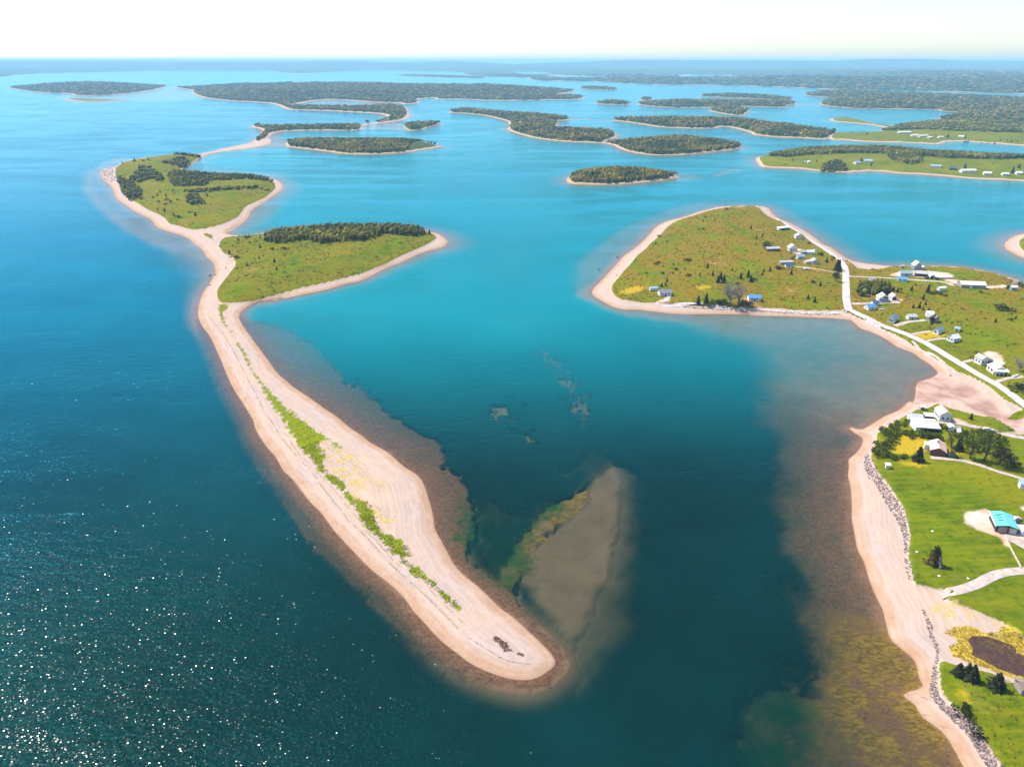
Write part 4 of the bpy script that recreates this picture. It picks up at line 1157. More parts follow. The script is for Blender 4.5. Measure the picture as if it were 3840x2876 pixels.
# a bleached dead spruce beside the orange one
q = ground(P('E6', '1080,960'))[0]
g_ = np.random.default_rng(5)
v1, f1 = cone_tiers(g_, 9, 9, 0.3, 0.06, 0.04, 0.5)
dt = tinted('dead_crown', v1, f1, [(0.42, 0.31, 0.27), (0.36, 0.29, 0.25), (0.22, 0.16, 0.15)], g_)
o = link('dead_spruce', None, None, tuple(q), 'bleached grey dead spruce leaning on the orange one in the field', 'tree')
o.scale = (4.4, 4.4, 5.0)
link('crown', dt, o)
link('trunk', mesh_np('dead_trunk', *tube([((0, 0, -0.05), (0, 0, 0.7), 0.03, 0.01)]), DEADWOOD), o)

# ------------------------------------------------------------------ roads and paths
ROADM = mat('road_gravel', (0.50, 0.45, 0.435), 0.95, 0.1, 0.16, 0.35)
PATHM = mat('path_gravel', (0.45, 0.36, 0.31), 0.95, 0.1, 0.18, 0.5)
RIB = [0]
WAYS = []


def ribbon(name, px, width, m_, label=None):
    w = G(px, 2.4)
    w = ground(px)[:, :2]
    w = smooth(w, False, 4)
    seg = np.r_[0, np.cumsum(np.linalg.norm(np.diff(w, axis=0), axis=1))]
    n_ = max(4, int(seg[-1] / 1.6))
    t = np.linspace(0, seg[-1], n_)
    c = np.stack([np.interp(t, seg, w[:, 0]), np.interp(t, seg, w[:, 1])], 1)
    d = np.gradient(c, axis=0)
    d /= np.linalg.norm(d, axis=1)[:, None] + 1e-9
    nrm = np.stack([-d[:, 1], d[:, 0]], 1)
    wid = np.interp(np.linspace(0, 1, n_), np.linspace(0, 1, len(np.atleast_1d(width))), np.atleast_1d(width)) if np.ndim(width) else np.full(n_, width)
    RIB[0] += 1
    WAYS.append((c[::2], wid[::2] / 2 + 1.0))
    z0 = 0.09 + 0.007 * RIB[0]
    offs = (-0.5, -0.25, 0, 0.25, 0.5)
    rows = []
    for o_ in offs:
        p = c + nrm * (wid * (o_ * (1 + (0.08 * (fbm(t / 4, t * 0 + RIB[0], 77) - 0.5) if abs(o_) == 0.5 else 0))))[:, None]
        rows.append(np.stack([p[:, 0], p[:, 1], terrain(p[:, 0], p[:, 1], False) + z0 - (0.06 if abs(o_) == 0.5 else 0)], 1))
    v = np.concatenate(rows)
    f = []
    for k in range(len(offs) - 1):
        for j in range(n_ - 1):
            a = k * n_ + j
            f.append((a, a + 1, a + n_ + 1, a + n_))
    me_ = mesh_np(name, v, f, m_, None, True)
    if me_.polygons[0].normal.z < 0:
        me_.flip_normals()
    return link(name, me_, kind='structure')


ribbon('road', P('C2', '700,165 760,198 880,268 1060,372 1240,500 1430,622 1600,742 1720,832 1782,950 1787,1100 1792,1300 1802,1450 1830,1570', 'C4', '160,262 250,310 330,345 500,430 660,490 800,540 960,610 1100,680 1300,800 1500,920 1700,1040 1900,1150 2100,1290 2300,1440 2500,1580'), (2.6, 3.4, 4.4, 4.6, 4.8, 4.6, 4.4, 4.4), ROADM)
ribbon('road', P('C8', '620,312 690,316 900,322 1200,336 1500,350 1800,362 2000,366 2150,367'), 3.4, ROADM)
for px, w_ in ((P('C3', '250,291 500,301 800,316 1000,331 1300,352 1420,395'), 3.4), (P('C3', '280,596 450,596 600,588 820,582'), 3.6), (P('C4', '680,452 850,402 1040,382'), 3.2),
               (P('C4', '890,552 1000,527 1110,515'), 2.4), (P('C4', '1050,632 1180,607 1290,602'), 2.4), (P('C4', '1490,882 1600,852'), 2.2), (P('C4', '1880,1112 2000,1077 2212,1052'), 2.4),
               (P('C2', '1730,1030 1500,980 1200,930 1000,920'), 2.4), (P('C5', '1300,396 1500,402 1680,440 1880,490 2040,530 2300,575'), 3.0), (P('C5', '1240,762 1450,780 1560,792 1750,842 1950,912 2300,1015'), 2.3),
               (P('C6', '1330,1195 1500,1150 1700,1090 1850,1012 2000,962 2300,935'), 3.4), (P('C6', '2000,575 2120,620 2300,720'), 4.4), (P('C4', '880,655 1000,722 1150,812 1300,912 1430,1012'), 1.5),
               (P('C1', '965,1030 930,1082 850,1100'), 2.6)):
    ribbon('driveway', px, w_, PATHM)

# ------------------------------------------------------------------ pond
pw = smooth(G(P('C7', '1450,480 1540,450 1620,460 1750,500 1820,520 1880,560 1890,600 1961,640 2050,700 2000,810 1900,805 1780,770 1650,710 1560,660 1480,620 1492,570'), 1.75), True, 4)
zt = terrain(pw[:, 0], pw[:, 1], False)
cen = pw.mean(0)
inner = np.concatenate([cen + (pw - cen) * s for s in (1.0, 0.66, 0.33)])
pz = max(terrain(inner[:, 0], inner[:, 1], False)) + 0.05
bmp = bmesh.new()
jit = 1 + 0.06 * (np.array([random.random() for _ in pw]) - 0.5)
vs_ = [bmp.verts.new((*(cen + (p - cen) * j), pz)) for p, j in zip(pw, jit)]
bmp.faces.new(vs_)
bmesh.ops.triangulate(bmp, faces=bmp.faces[:])
bmesh.ops.recalc_face_normals(bmp, faces=bmp.faces[:])
pm = bpy.data.meshes.new('pond')
bmp.to_mesh(pm)
bmp.free()
if pm.polygons[0].normal.z < 0:
    pm.flip_normals()
b_ = NB('pond_water')
pcol = b_.mix(b_.rng(b_.noise(0.5, 4, 0.6, b_.pos()), 0.35, 0.7), (0.05, 0.023, 0.021), (0.08, 0.038, 0.024))
pm.materials.append(b_.pbr(pcol, 0.32, 0.25))
link('pond', pm, kind='structure')

# ------------------------------------------------------------------ buildings
WHITE = mat('white_siding', (0.72, 0.71, 0.69), 0.7, 0.3, 0.06, 2.0, 0, (0.3, 0.3, 5))
CREAM = mat('cream_siding', (0.70, 0.64, 0.50), 0.7, 0.3, 0.06, 2.0, 0, (0.3, 0.3, 5))
BROWNW = mat('brown_siding', (0.16, 0.065, 0.045), 0.8, 0.2, 0.2, 2.0, 0, (4, 4, 0.5))
GREYW = mat('weathered_boards', (0.33, 0.28, 0.25), 0.9, 0.1, 0.25, 2.0, 0, (5, 5, 0.5))
DARKW = mat('dark_boards', (0.06, 0.05, 0.055), 0.8, 0.2, 0.25, 2.0, 0, (4, 4, 0.4))
TEALG = mat('blue_grey_siding', (0.20, 0.30, 0.34), 0.75, 0.2, 0.1, 2.0, 0, (0.3, 0.3, 5))
TRIM = mat('white_trim', (0.78, 0.78, 0.76), 0.5, 0.4, 0.03, 3.0)
GLASS = mat('window_glass', (0.03, 0.04, 0.055), 0.1, 0.5, 0.2, 1.0)
DOORM = mat('door_paint', (0.14, 0.10, 0.09), 0.6, 0.3, 0.15, 2.0)
DARKOPEN = mat('dark_opening', (0.022, 0.018, 0.02), 0.9, 0.1, 0.2, 2.0)
BRICK = mat('chimney_brick', (0.30, 0.15, 0.10), 0.9, 0.1, 0.25, 6.0)
ROOFC = dict(salmon=(0.60, 0.40, 0.33), white=(0.74, 0.73, 0.72), lavender=(0.46, 0.42, 0.45), grey=(0.36, 0.36, 0.38), slate=(0.20, 0.21, 0.24), blue=(0.10, 0.26, 0.50), navy=(0.05, 0.10, 0.18),
             teal=(0.13, 0.47, 0.44), bluegrey=(0.27, 0.36, 0.43), pale=(0.62, 0.58, 0.58), cream=(0.66, 0.58, 0.45), pink=(0.62, 0.49, 0.48), board=(0.24, 0.18, 0.14))
ROOFM = {k: mat('roof_' + k, v_, 0.6 if k in ('white', 'teal', 'blue') else 0.85, 0.3, 0.1, 1.2, 0, (3, 0.4, 1)) for k, v_ in ROOFC.items()}


def poly_mesh(name, vs, fs, m_):
    me_ = bpy.data.meshes.new(name)
    me_.from_pydata([tuple(map(float, v)) for v in vs], [], [tuple(f) for f in fs])
    me_.materials.append(m_)
    me_.update()
    return me_


BOXC = {}


def box_mesh(name, sx, sy, sz, m_):
    """box on the ground plane, centred in x and y"""
    key = (round(sx, 2), round(sy, 2), round(sz, 2), m_.name)
    if key not in BOXC:
        x, y = sx / 2, sy / 2
        vs = [(-x, -y, 0), (x, -y, 0), (x, y, 0), (-x, y, 0), (-x, -y, sz), (x, -y, sz), (x, y, sz), (-x, y, sz)]
        BOXC[key] = poly_mesh(name, vs, [(0, 3, 2, 1), (4, 5, 6, 7), (0, 1, 5, 4), (1, 2, 6, 5), (2, 3, 7, 6), (3, 0, 4, 7)], m_)
    return BOXC[key]


def part(name, sx, sy, sz, m_, parent, loc, rz=0.0, kind=None):
    o_ = link(name, box_mesh(name, sx, sy, sz, m_), parent, loc)
    o_.rotation_euler = (0, 0, rz)
    return o_


def walls_mesh(w, l, hw, rise, ridge, m_, base=-0.7):
    x, y = w / 2, l / 2
    vs = [(-x, -y, base), (x, -y, base), (x, y, base), (-x, y, base), (-x, -y, hw), (x, -y, hw), (x, y, hw), (-x, y, hw)]
    fs = [(0, 3, 2, 1)]
    if ridge == 'y':
        vs += [(0, -y, hw + rise), (0, y, hw + rise)]
        fs += [(0, 1, 5, 8, 4), (2, 3, 7, 9, 6), (1, 2, 6, 5), (3, 0, 4, 7), (4, 8, 9, 7), (8, 5, 6, 9)]
    elif ridge == 'x':
        vs += [(-x, 0, hw + rise), (x, 0, hw + rise)]
        fs += [(3, 0, 4, 8, 7), (1, 2, 6, 9, 5), (0, 1, 5, 4), (2, 3, 7, 6), (4, 5, 9, 8), (8, 9, 6, 7)]
    else:
        vs[6], vs[7] = (x, y, hw + rise), (-x, y, hw + rise)
        fs += [(0, 1, 5, 4), (1, 2, 6, 5), (2, 3, 7, 6), (3, 0, 4, 7), (4, 5, 6, 7)]
    return poly_mesh('wall', vs, fs, m_)


def roof_mesh(w, l, hw, rise, ridge, m_, ov=0.35, th=0.14):
    vs, fs = [], []

    def slab(a, b, c, d):
        i = len(vs)
        for p in (a, b, c, d):
            vs.append((p[0], p[1], p[2] + 0.02))
        for p in (a, b, c, d):
            vs.append((p[0], p[1], p[2] + 0.02 + th))
        fs.extend([(i, i + 3, i + 2, i + 1), (i + 4, i + 5, i + 6, i + 7), (i, i + 1, i + 5, i + 4), (i + 1, i + 2, i + 6, i + 5), (i + 2, i + 3, i + 7, i + 6), (i + 3, i, i + 4, i + 7)])
    if ridge == 'y':
        k = rise / (w / 2)
        X, Y_, e = w / 2 + ov, l / 2 + ov, hw - ov * k
        slab((-X, -Y_, e), (0, -Y_, hw + rise), (0, Y_, hw + rise), (-X, Y_, e))
        slab((0, -Y_, hw + rise), (X, -Y_, e), (X, Y_, e), (0, Y_, hw + rise))
    elif ridge == 'x':
        k = rise / (l / 2)
        X, Y_, e = w / 2 + ov, l / 2 + ov, hw - ov * k
        slab((-X, -Y_, e), (X, -Y_, e), (X, 0, hw + rise), (-X, 0, hw + rise))
        slab((-X, 0, hw + rise), (X, 0, hw + rise), (X, Y_, e), (-X, Y_, e))
    else:
        k = rise / l
        X, Y_ = w / 2 + ov, l / 2 + ov
        slab((-X, -Y_, hw - ov * k), (X, -Y_, hw - ov * k), (X, Y_, hw + rise + ov * k), (-X, Y_, hw + rise + ov * k))
    return poly_mesh('roof', vs, fs, m_)


def window(parent, x, y, z, ww, hh, rz, frame=TRIM):
    o_ = link('window', box_mesh('window', ww + 0.22, 0.10, hh + 0.22, frame), parent, (x, y, z))
    o_.rotation_euler = (0, 0, rz)
    link('pane', box_mesh('pane', ww, 0.05, hh, GLASS), o_, (0, -0.045, 0.11))
    return o_


def side_spot(side, t, w, l, out=0.02):
    """a place on a wall: t from -0.5 to 0.5 along it"""
    if side == 'f':
        return (t * w, -l / 2 - out, 0.0)
    if side == 'b':
        return (-t * w, l / 2 + out, math.pi)
    if side == 'l':
        return (-w / 2 - out, -t * l, -math.pi / 2)
    return (w / 2 + out, t * l, math.pi / 2)


def building(name, label, tag, A, B, l, hw, rise, ridge, wall, roof, wins='f2l2r2', door='f0', extra=None, cat='house', ww=0.9, wh=1.0, ov=0.35, group=None):
    pa, pb = ground(P(tag, A))[0], ground(P(tag, B))[0]
    w = math.hypot(pb[0] - pa[0], pb[1] - pa[1])
    rz = math.atan2(pb[1] - pa[1], pb[0] - pa[0])
    mid = (pa + pb) / 2
    c = mid + np.array([-math.sin(rz), math.cos(rz), 0]) * l / 2
    zc = float(np.mean(terrain(np.array([pa[0], pb[0], c[0]]), np.array([pa[1], pb[1], c[1]]), False)))
    root = link(name, None, None, (c[0], c[1], zc), label, cat, None, group)
    root.rotation_euler = (0, 0, rz)
    link('wall', walls_mesh(w, l, hw, rise, ridge, wall), root)
    if roof:
        link('roof', roof_mesh(w, l, hw, rise, ridge, ROOFM[roof], ov), root)
    zs = min(0.95, hw * 0.4)
    wh = min(wh, hw - zs - 0.25)
    i = 0
    while i < len(wins):
        side, n_ = wins[i], int(wins[i + 1])
        i += 2
        for k in range(n_):
            t = (k + 0.5) / n_ - 0.5
            if door and door[0] == side and n_ % 2 == 1 and k == n_ // 2:
                continue
            x, y, a = side_spot(side, t * 0.86, w, l)
            window(root, x, y, zs, min(ww, (w if side in 'fb' else l) / n_ * 0.55), wh, a)
    if door:
        x, y, a = side_spot(door[0], 0.0, w, l)
        if door[1] == 'G':
            d = link('garage_door', box_mesh('garage_door', min(2.6, w * 0.6), 0.08, min(2.1, hw - 0.2), DARKOPEN), root, (x, y, 0))
        else:
            d = link('door', box_mesh('door', 0.95, 0.09, min(2.05, hw - 0.15), DOORM), root, (x, y, 0))
        d.rotation_euler = (0, 0, a)
    if extra:
        extra(root, w, l, hw, rise)
    return root


def chimney(x, y, h):
    return lambda r, w, l, hw, rise: link('chimney', box_mesh('chimney', 0.5, 0.5, h, BRICK), r, (x, y, hw + rise * 0.4))


def cottage_extra(r, w, l, hw, rise):
    chimney(-0.3, 0.6, 1.9)(r, w, l, hw, rise)
    link('porch', walls_mesh(1.8, 2.2, 1.9, 0.3, 's', WHITE), r, (-w / 2 - 0.95, l * 0.2, 0))
    link('porch_roof', roof_mesh(1.8, 2.2, 1.9, 0.3, 's', ROOFM['cream'], 0.25), r, (-w / 2 - 0.95, l * 0.2, 0))


def shed_front(r, w, l, hw, rise):
    part('opening', w * 0.8, 0.12, hw * 0.72, DARKOPEN, r, (0.1 * w, -l / 2 - 0.03, 0.05))


def porch_house(r, w, l, hw, rise):
    link('porch_roof', poly_mesh('porch_roof', *[[(-w / 2 - 0.9, -l / 2 - 2.2, hw - 0.35), (w / 2 + 0.6, -l / 2 - 2.2, hw - 0.35), (w / 2 + 0.6, -l / 2 + 0.1, hw + 0.25), (-w / 2 - 0.9, -l / 2 + 0.1, hw + 0.25),
                                                (-w / 2 - 0.9, -l / 2 - 2.2, hw - 0.2), (w / 2 + 0.6, -l / 2 - 2.2, hw - 0.2), (w / 2 + 0.6, -l / 2 + 0.1, hw + 0.4), (-w / 2 - 0.9, -l / 2 + 0.1, hw + 0.4)],
                                               [(0, 3, 2, 1), (4, 5, 6, 7), (0, 1, 5, 4), (1, 2, 6, 5), (2, 3, 7, 6), (3, 0, 4, 7)]], ROOFM['white']), r)
    for k in range(4):
        part('post', 0.16, 0.16, hw - 0.3, TRIM, r, (-w / 2 + k * w / 3, -l / 2 - 2.05, 0))
    part('skylight', 1.5, 0.5, 0.12, DARKOPEN, r, (0.3, -l * 0.28, hw + rise * 0.8))


def barn_extra(r, w, l, hw, rise):
    k = rise / (w / 2)
    for j, (x, y, s) in enumerate(((-w * 0.27, l * 0.22, 1.5), (-w * 0.25, l * 0.04, 1.7), (-w * 0.23, -l * 0.14, 1.6), (-w * 0.02 - 0.6, l * 0.3, 0.8))):
        o_ = part('skylight', s, 0.28, 0.06, DARKOPEN, r, (x, y, hw + rise - abs(x) * k + 0.17))
        o_.rotation_euler = (0, -math.atan(k) if x < 0 else math.atan(k), 0)
    part('garage_door', 2.5, 0.1, 2.3, GREYW, r, (-w * 0.2, -l / 2 - 0.03, 0.05))
    part('garage_door', 2.3, 0.1, 2.3, mat('pale_door', (0.5, 0.47, 0.42), 0.7), r, (w * 0.28, -l / 2 - 0.03, 0.05))
    part('door', 0.8, 0.12, 2.0, mat('red_door', (0.22, 0.03, 0.035), 0.6), r, (w * 0.06, -l / 2 - 0.03, 0.05))
    link('gable_trim', poly_mesh('gable_trim', [(-w / 2 - 0.6, -l / 2 - 0.4, hw - 0.25), (-w / 2 - 0.36, -l / 2 - 0.4, hw - 0.2), (-w / 2 - 0.36, l / 2 + 0.4, hw - 0.2), (-w / 2 - 0.6, l / 2 + 0.4, hw - 0.25),
                                                (-w / 2 - 0.6, -l / 2 - 0.4, hw + 0.02), (-w / 2 - 0.36, -l / 2 - 0.4, hw + 0.06), (-w / 2 - 0.36, l / 2 + 0.4, hw + 0.06), (-w / 2 - 0.6, l / 2 + 0.4, hw + 0.02)],
                                 [(0, 3, 2, 1), (4, 5, 6, 7), (0, 1, 5, 4), (1, 2, 6, 5), (2, 3, 7, 6), (3, 0, 4, 7)], TRIM), r)


def veranda(r, w, l, hw, rise):
    part('picture_window', 2.6, 0.12, 1.1, GLASS, r, (0.8, -l / 2 - 0.03, hw - 0.1))
    part('deck', w * 0.9, 1.6, 0.35, GREYW, r, (-0.2, -l / 2 - 0.85, 0))
    part('railing', w * 0.9, 0.08, 0.12, DARKW, r, (-0.2, -l / 2 - 1.6, 1.15))
    for k in range(5):
        part('baluster', 0.08, 0.08, 0.85, DARKW, r, (-0.2 + (k / 4 - 0.5) * w * 0.88, -l / 2 - 1.6, 0.3))


def longshed(r, w, l, hw, rise):
    part('door', 1.8, 0.1, 1.9, TRIM, r, (-w * 0.1, -l / 2 - 0.03, 0.05))
    part('end_door', 0.1, 2.8, 2.0, DARKOPEN, r, (w / 2 + 0.03, 0, 0.05))


# near headland
building('cottage', 'brown cottage with salmon roof beside a gravel drive on the near headland', 'E1', '430,1035', '725,1075', 8.0, 2.3, 1.45, 'y', BROWNW, 'salmon', 'f0l2r2', None, cottage_extra)
building('shed', 'long shed with white sloping roof and dark open front', 'E1', '160,590', '610,610', 6.8, 2.1, 0.7, 's', WHITE, 'white', 'f0', None, shed_front, 'shed')
building('garage', 'white garage with lavender grey roof behind the long white roofed shed', 'E1', '60,432', '290,446', 5.2, 2.3, 1.1, 'x', WHITE, 'lavender', 'l1', 'fG', None, 'garage')
building('carport', 'flat white roofed carport between garage and salmon roofed white house', 'E1', '345,378', '500,388', 2.8, 2.0, 0.15, 's', DARKW, 'white', 'f0', None, None, 'carport')
building('house', 'white gabled house with salmon roof on the headland tip', 'E1', '605,395', '820,408', 6.8, 3.2, 1.7, 'y', WHITE, 'salmon', 'f2l3r2', None, None)
building('shed', 'tiny grey shed at the beach edge of the headland tip', 'E1', '258,190', '335,196', 2.0, 1.7, 0.5, 'x', GREYW, 'pale', 'f0', 'f0', None, 'shed')
building('shed', 'small white shed beside the parked cars on the headland', 'E1', '785,578', '890,590', 2.2, 1.9, 0.5, 'y', WHITE, 'white', 'l1', None, None, 'shed')
building('hut', 'little white box hut alone at the edge of the big field', 'C5', '776,872', '818,874', 0.9, 1.5, 0.15, 's', WHITE, 'white', 'f0', None, None, 'hut')
building('trailer', 'white trailer cut off by the right edge above the barn', 'C5', '2165,1085', '2260,1100', 2.4, 2.1, 0.2, 's', WHITE, 'bluegrey', 'f1', None, None, 'trailer')
building('barn', 'teal metal roofed barn on bare earth near the right edge', 'E5', '1092,598', '1598,668', 8.3, 2.5, 0.75, 'y', DARKW, 'teal', 'f0', None, barn_extra, 'barn')
building('trailer', 'pale trailer beside the teal roofed barn', 'E5', '1720,690', '1900,700', 3.0, 1.9, 0.15, 's', WHITE, 'white', 'f0', None, None, 'trailer')
building('shed', 'weathered board shed cut off at right edge near the pond', 'E8', '2130,1385', '2500,1420', 3.4, 2.0, 0.8, 'x', GREYW, 'board', 'f0', None, None, 'shed')
# along the road
building('house', 'white house with purplish grey roof beside white porch house', 'E2', '520,640', '745,607', 4.6, 3.3, 1.3, 'y', WHITE, 'lavender', 'f2l2', None, None)
building('house', 'grey roofed house with white porch and dark glazed front', 'E2', '950,955', '1370,945', 6.2, 2.5, 1.4, 'y', WHITE, 'pale', 'f4l2', None, porch_house, ww=1.3, wh=1.4)
building('house', 'white house with blue grey roof left of the all white house', 'EA', '815,778', '992,818', 6.0, 2.3, 1.7, 'y', WHITE, 'bluegrey', 'f1r2', None, None)
building('house', 'all white house with white roof nearest the road bend', 'EA', '1265,990', '1480,1072', 5.0, 2.5, 1.5, 'y', WHITE, 'white', 'f2r2', None, None)
building('shed', 'small white shed alone in the pasture behind the all white house', 'EA', '1512,702', '1660,726', 2.4, 1.9, 0.8, 'x', WHITE, 'bluegrey', 'f0', 'f0', None, 'shed')
building('house', 'grey house partly hidden by the amber tree', 'EA', '830,445', '1015,402', 5.0, 2.6, 1.3, 'y', GREYW, 'grey', 'r2', None, None)
building('house', 'white house directly behind the amber tree', 'EA', '632,245', '850,248', 4.0, 2.2, 0.9, 'x', WHITE, 'white', 'f2', None, None)
building('house', 'low cream house with lavender roof left of the amber tree', 'EA', '48,342', '310,332', 3.8, 2.0, 1.1, 'x', CREAM, 'lavender', 'f3', 'f0', None)
building('house', 'white gabled house standing closest to the shore road', 'E3', '748,1165', '905,1196', 6.8, 2.4, 1.9, 'y', WHITE, 'bluegrey', 'f2r3', None, None)
building('house', 'bright blue roofed small house by the road junction', 'E3', '128,802', '240,862', 5.6, 2.0, 1.5, 'y', WHITE, 'blue', 'f1r1', None, None)
building('shed', 'navy roofed shed behind the bright blue roofed house', 'E3', '302,690', '370,742', 3.6, 1.8, 1.1, 'y', WHITE, 'navy', 'r1', None, None, 'shed')
building('house', 'big white house with wide gable and veranda near the junction', 'E3', '512,646', '775,642', 6.0, 2.5, 2.4, 'y', WHITE, 'cream', 'f4l2', None, veranda)
building('garage', 'white gabled garage with dark door beside the big white house', 'E3', '850,592', '988,592', 4.2, 2.2, 1.5, 'y', WHITE, 'white', 'l1', 'fG', None, 'garage')
building('house', 'white house with steep grey roof behind the block of spruces', 'E3', '268,212', '420,217', 4.6, 2.4, 2.4, 'x', WHITE, 'lavender', 'f2', None, None)
building('house', 'low house with blue roof at the end of the farm lane', 'E3', '1005,108', '1245,132', 4.0, 2.0, 1.3, 'x', WHITE, 'blue', 'f2', None, None)
# farm on the north shore
building('barn', 'tall cream roofed barn with dark gable on the north shore', 'EB', '785,180', '875,180', 5.2, 3.2, 2.9, 'y', TEALG, 'cream', 'f1', None, None, 'barn')
building('shed', 'small white lean-to right of the tall cream barn', 'EB', '885,180', '930,180', 3.0, 1.9, 0.7, 'y', WHITE, 'white', 'f0', 'f0', None, 'shed')
building('shed', 'little grey shed left of the tall cream barn at the shore', 'EB', '618,158', '650,158', 2.2, 1.8, 0.6, 'x', GREYW, 'grey', 'f0', None, None, 'shed')
building('house', 'long white farmhouse with blue grey roof in the farmyard', 'EB', '605,266', '765,264', 4.4, 2.3, 1.5, 'x', WHITE, 'bluegrey', 'f4', 'f0', None)
building('shed', 'lavender roofed machine shed with dark front in the farmyard', 'EB', '800,264', '965,272', 4.2, 2.2, 1.2, 'x', DARKW, 'lavender', 'f0', None, None, 'shed')
building('garage', 'small white gabled garage in the farmyard', 'EB', '988,297', '1052,300', 3.4, 2.1, 1.3, 'y', WHITE, 'white', 'f0', 'fG', None, 'garage')
building('shed', 'long low pale shed at the right end of the farmyard', 'EB', '1070,302', '1275,302', 3.0, 1.5, 0.7, 'x', CREAM, 'pale', 'f0', None, None, 'shed')
building('warehouse', 'long pale roofed warehouse with grey wall on a gravel yard', 'EB', '1395,412', '1710,433', 7.5, 2.5, 1.6, 'x', GREYW, 'pale', 'f0', None, longshed, 'warehouse')
building('shed', 'plain white shed in the pasture left of the long warehouse', 'EB', '1112,458', '1195,452', 2.6, 2.3, 0.5, 'x', WHITE, 'white', 'f0', None, None, 'shed')
building('cabin', 'pale blue cabin among bushes right of the long warehouse', 'EB', '2045,452', '2112,456', 3.0, 2.5, 0.8, 'x', TEALG, 'white', 'f1', None, None, 'cabin')
# the hamlet on the point
building('shed', 'long white roofed open shed nearest the shore track', 'EC', '515,200', '845,192', 3.4, 2.1, 0.5, 's', WHITE, 'white', 'f0', None, shed_front, 'shed')
building('house', 'white gabled house beside the shore track on the point', 'EC', '1055,470', '1275,482', 5.0, 2.3, 2.0, 'y', WHITE, 'lavender', 'f2l1', None, None)
building('house', 'pinkish roofed two storey house in the middle of the hamlet', 'EC', '850,870', '1090,882', 5.2, 3.0, 2.4, 'y', WHITE, 'pink', 'f3l2', None, None)
building('shed', 'long low lavender roofed shed at the left of the hamlet', 'EC', '130,862', '545,872', 4.2, 2.1, 1.0, 'x', BROWNW, 'lavender', 'f3', None, None, 'shed')
building('shed', 'dark grey roofed shed in the hamlet row', 'EC', '1235,965', '1405,975', 4.0, 2.0, 1.1, 'x', GREYW, 'grey', 'f0', None, None, 'shed')
building('house', 'white house at the right end of the hamlet row', 'EC', '1425,978', '1640,988', 4.0, 2.2, 1.3, 'x', WHITE, 'pale', 'f2', None, None)
building('house', 'blue grey roofed small house below the hamlet row', 'EC', '1110,1132', '1335,1122', 4.0, 2.1, 1.4, 'x', WHITE, 'bluegrey', 'f2', 'f0', None)
building('shed', 'pink roofed shed left of the striped gabled house', 'EC', '1370,1268', '1555,1262', 3.4, 1.7, 0.7, 'x', CREAM, 'pink', 'f0', None, None, 'shed')
building('house', 'small gabled house with dark windows near the main road', 'EC', '1575,1278', '1775,1284', 4.2, 2.4, 1.6, 'y', WHITE, 'lavender', 'f3r1', None, None)
building('shed', 'long purple roofed shed above the lane on the point', 'EC', '560,1300', '960,1292', 3.2, 1.9, 0.8, 'x', GREYW, 'lavender', 'f0', None, None, 'shed')
building('shed', 'navy roofed shed at the end of the lane on the point', 'EC', '730,1388', '950,1394', 3.0, 1.8, 1.1, 'x', WHITE, 'navy', 'f1', None, None, 'shed')
building('house', 'slate roofed house with pale drive at the tip of the point', 'C1', '868,1027', '990,1022', 5.6, 2.2, 1.5, 'x', WHITE, 'slate', 'f3', 'f0', chimney(2.2, 0.6, 1.5))
building('shed', 'low pale annex left of the slate roofed house', 'C1', '768,970', '848,966', 3.0, 1.7, 0.6, 'x', WHITE, 'bluegrey', 'f0', None, None, 'shed')
building('house', 'blue roofed house hidden behind bare trees on the point', 'C1', '1790,1078', '1912,1082', 5.4, 2.3, 1.6, 'x', WHITE, 'blue', 'f2', 'f0', None)
# green peninsula and beyond
for lab, tag, A, B, l_, hw_, ri, wl, rf in (
        ('pale blue long roofed house on the green peninsula', 'D1', '1457,250', '1545,252', 6, 2.3, 1.5, WHITE, 'bluegrey'), ('dark green roofed shed right of the pale blue long house', 'D1', '1615,264', '1660,266', 8, 2.4, 2.2, DARKW, 'navy'),
        ('large grey roofed house on the green peninsula', 'D1', '1715,280', '1830,278', 7, 2.4, 2.0, WHITE, 'pale'), ('white house near the beach on the green peninsula', 'D1', '1890,296', '1950,298', 7, 2.6, 1.6, WHITE, 'white'),
        ('low pale house further right on the green peninsula', 'D1', '2040,300', '2090,301', 6, 2.2, 1.5, WHITE, 'pale'), ('white house at the right edge of the green peninsula', 'D1', '2150,298', '2195,299', 6, 2.6, 1.6, WHITE, 'white'),
        ('blue grey roofed house among trees on the green peninsula', 'D1', '935,196', '1000,195', 8, 2.4, 2.0, WHITE, 'bluegrey'), ('low blue grey house nearer shore among the same trees', 'D1', '868,218', '912,214', 7, 2.2, 1.8, WHITE, 'bluegrey'),
        ('left of two tiny white cabins on the green peninsula', 'D1', '450,206', '465,206', 4, 2.0, 1.6, WHITE, 'white'), ('right of two tiny white cabins on the green peninsula', 'D1', '484,206', '502,206', 4, 2.0, 1.6, WHITE, 'white'),
        ('long white roofed building behind the far green field', 'A4', '1130,695', '1235,695', 6, 2.4, 1.5, WHITE, 'white'), ('white roofed building in the middle of the far cluster', 'A4', '1245,720', '1300,722', 6, 2.4, 1.8, WHITE, 'white'),
        ('widest white building of the far cluster', 'A4', '1310,728', '1385,726', 7, 2.4, 1.8, WHITE, 'cream'), ('small white building below the far cluster', 'A4', '1390,738', '1420,738', 6, 2.2, 1.4, WHITE, 'white'),
        ('pale square building right of the far cluster', 'A4', '1475,738', '1515,738', 6, 2.6, 1.6, CREAM, 'pale'), ('pale long building at the second far green field', 'A4', '1642,736', '1690,738', 6, 2.3, 1.4, CREAM, 'white'),
        ('dark building beside the far green field at right', 'A4', '1692,754', '1725,756', 6, 2.8, 1.6, TEALG, 'slate')):
    building('far_house', lab, tag, A, B, l_, hw_, ri, 'x', wl, rf, 'f2', None, None, ww=1.4, group='far houses')

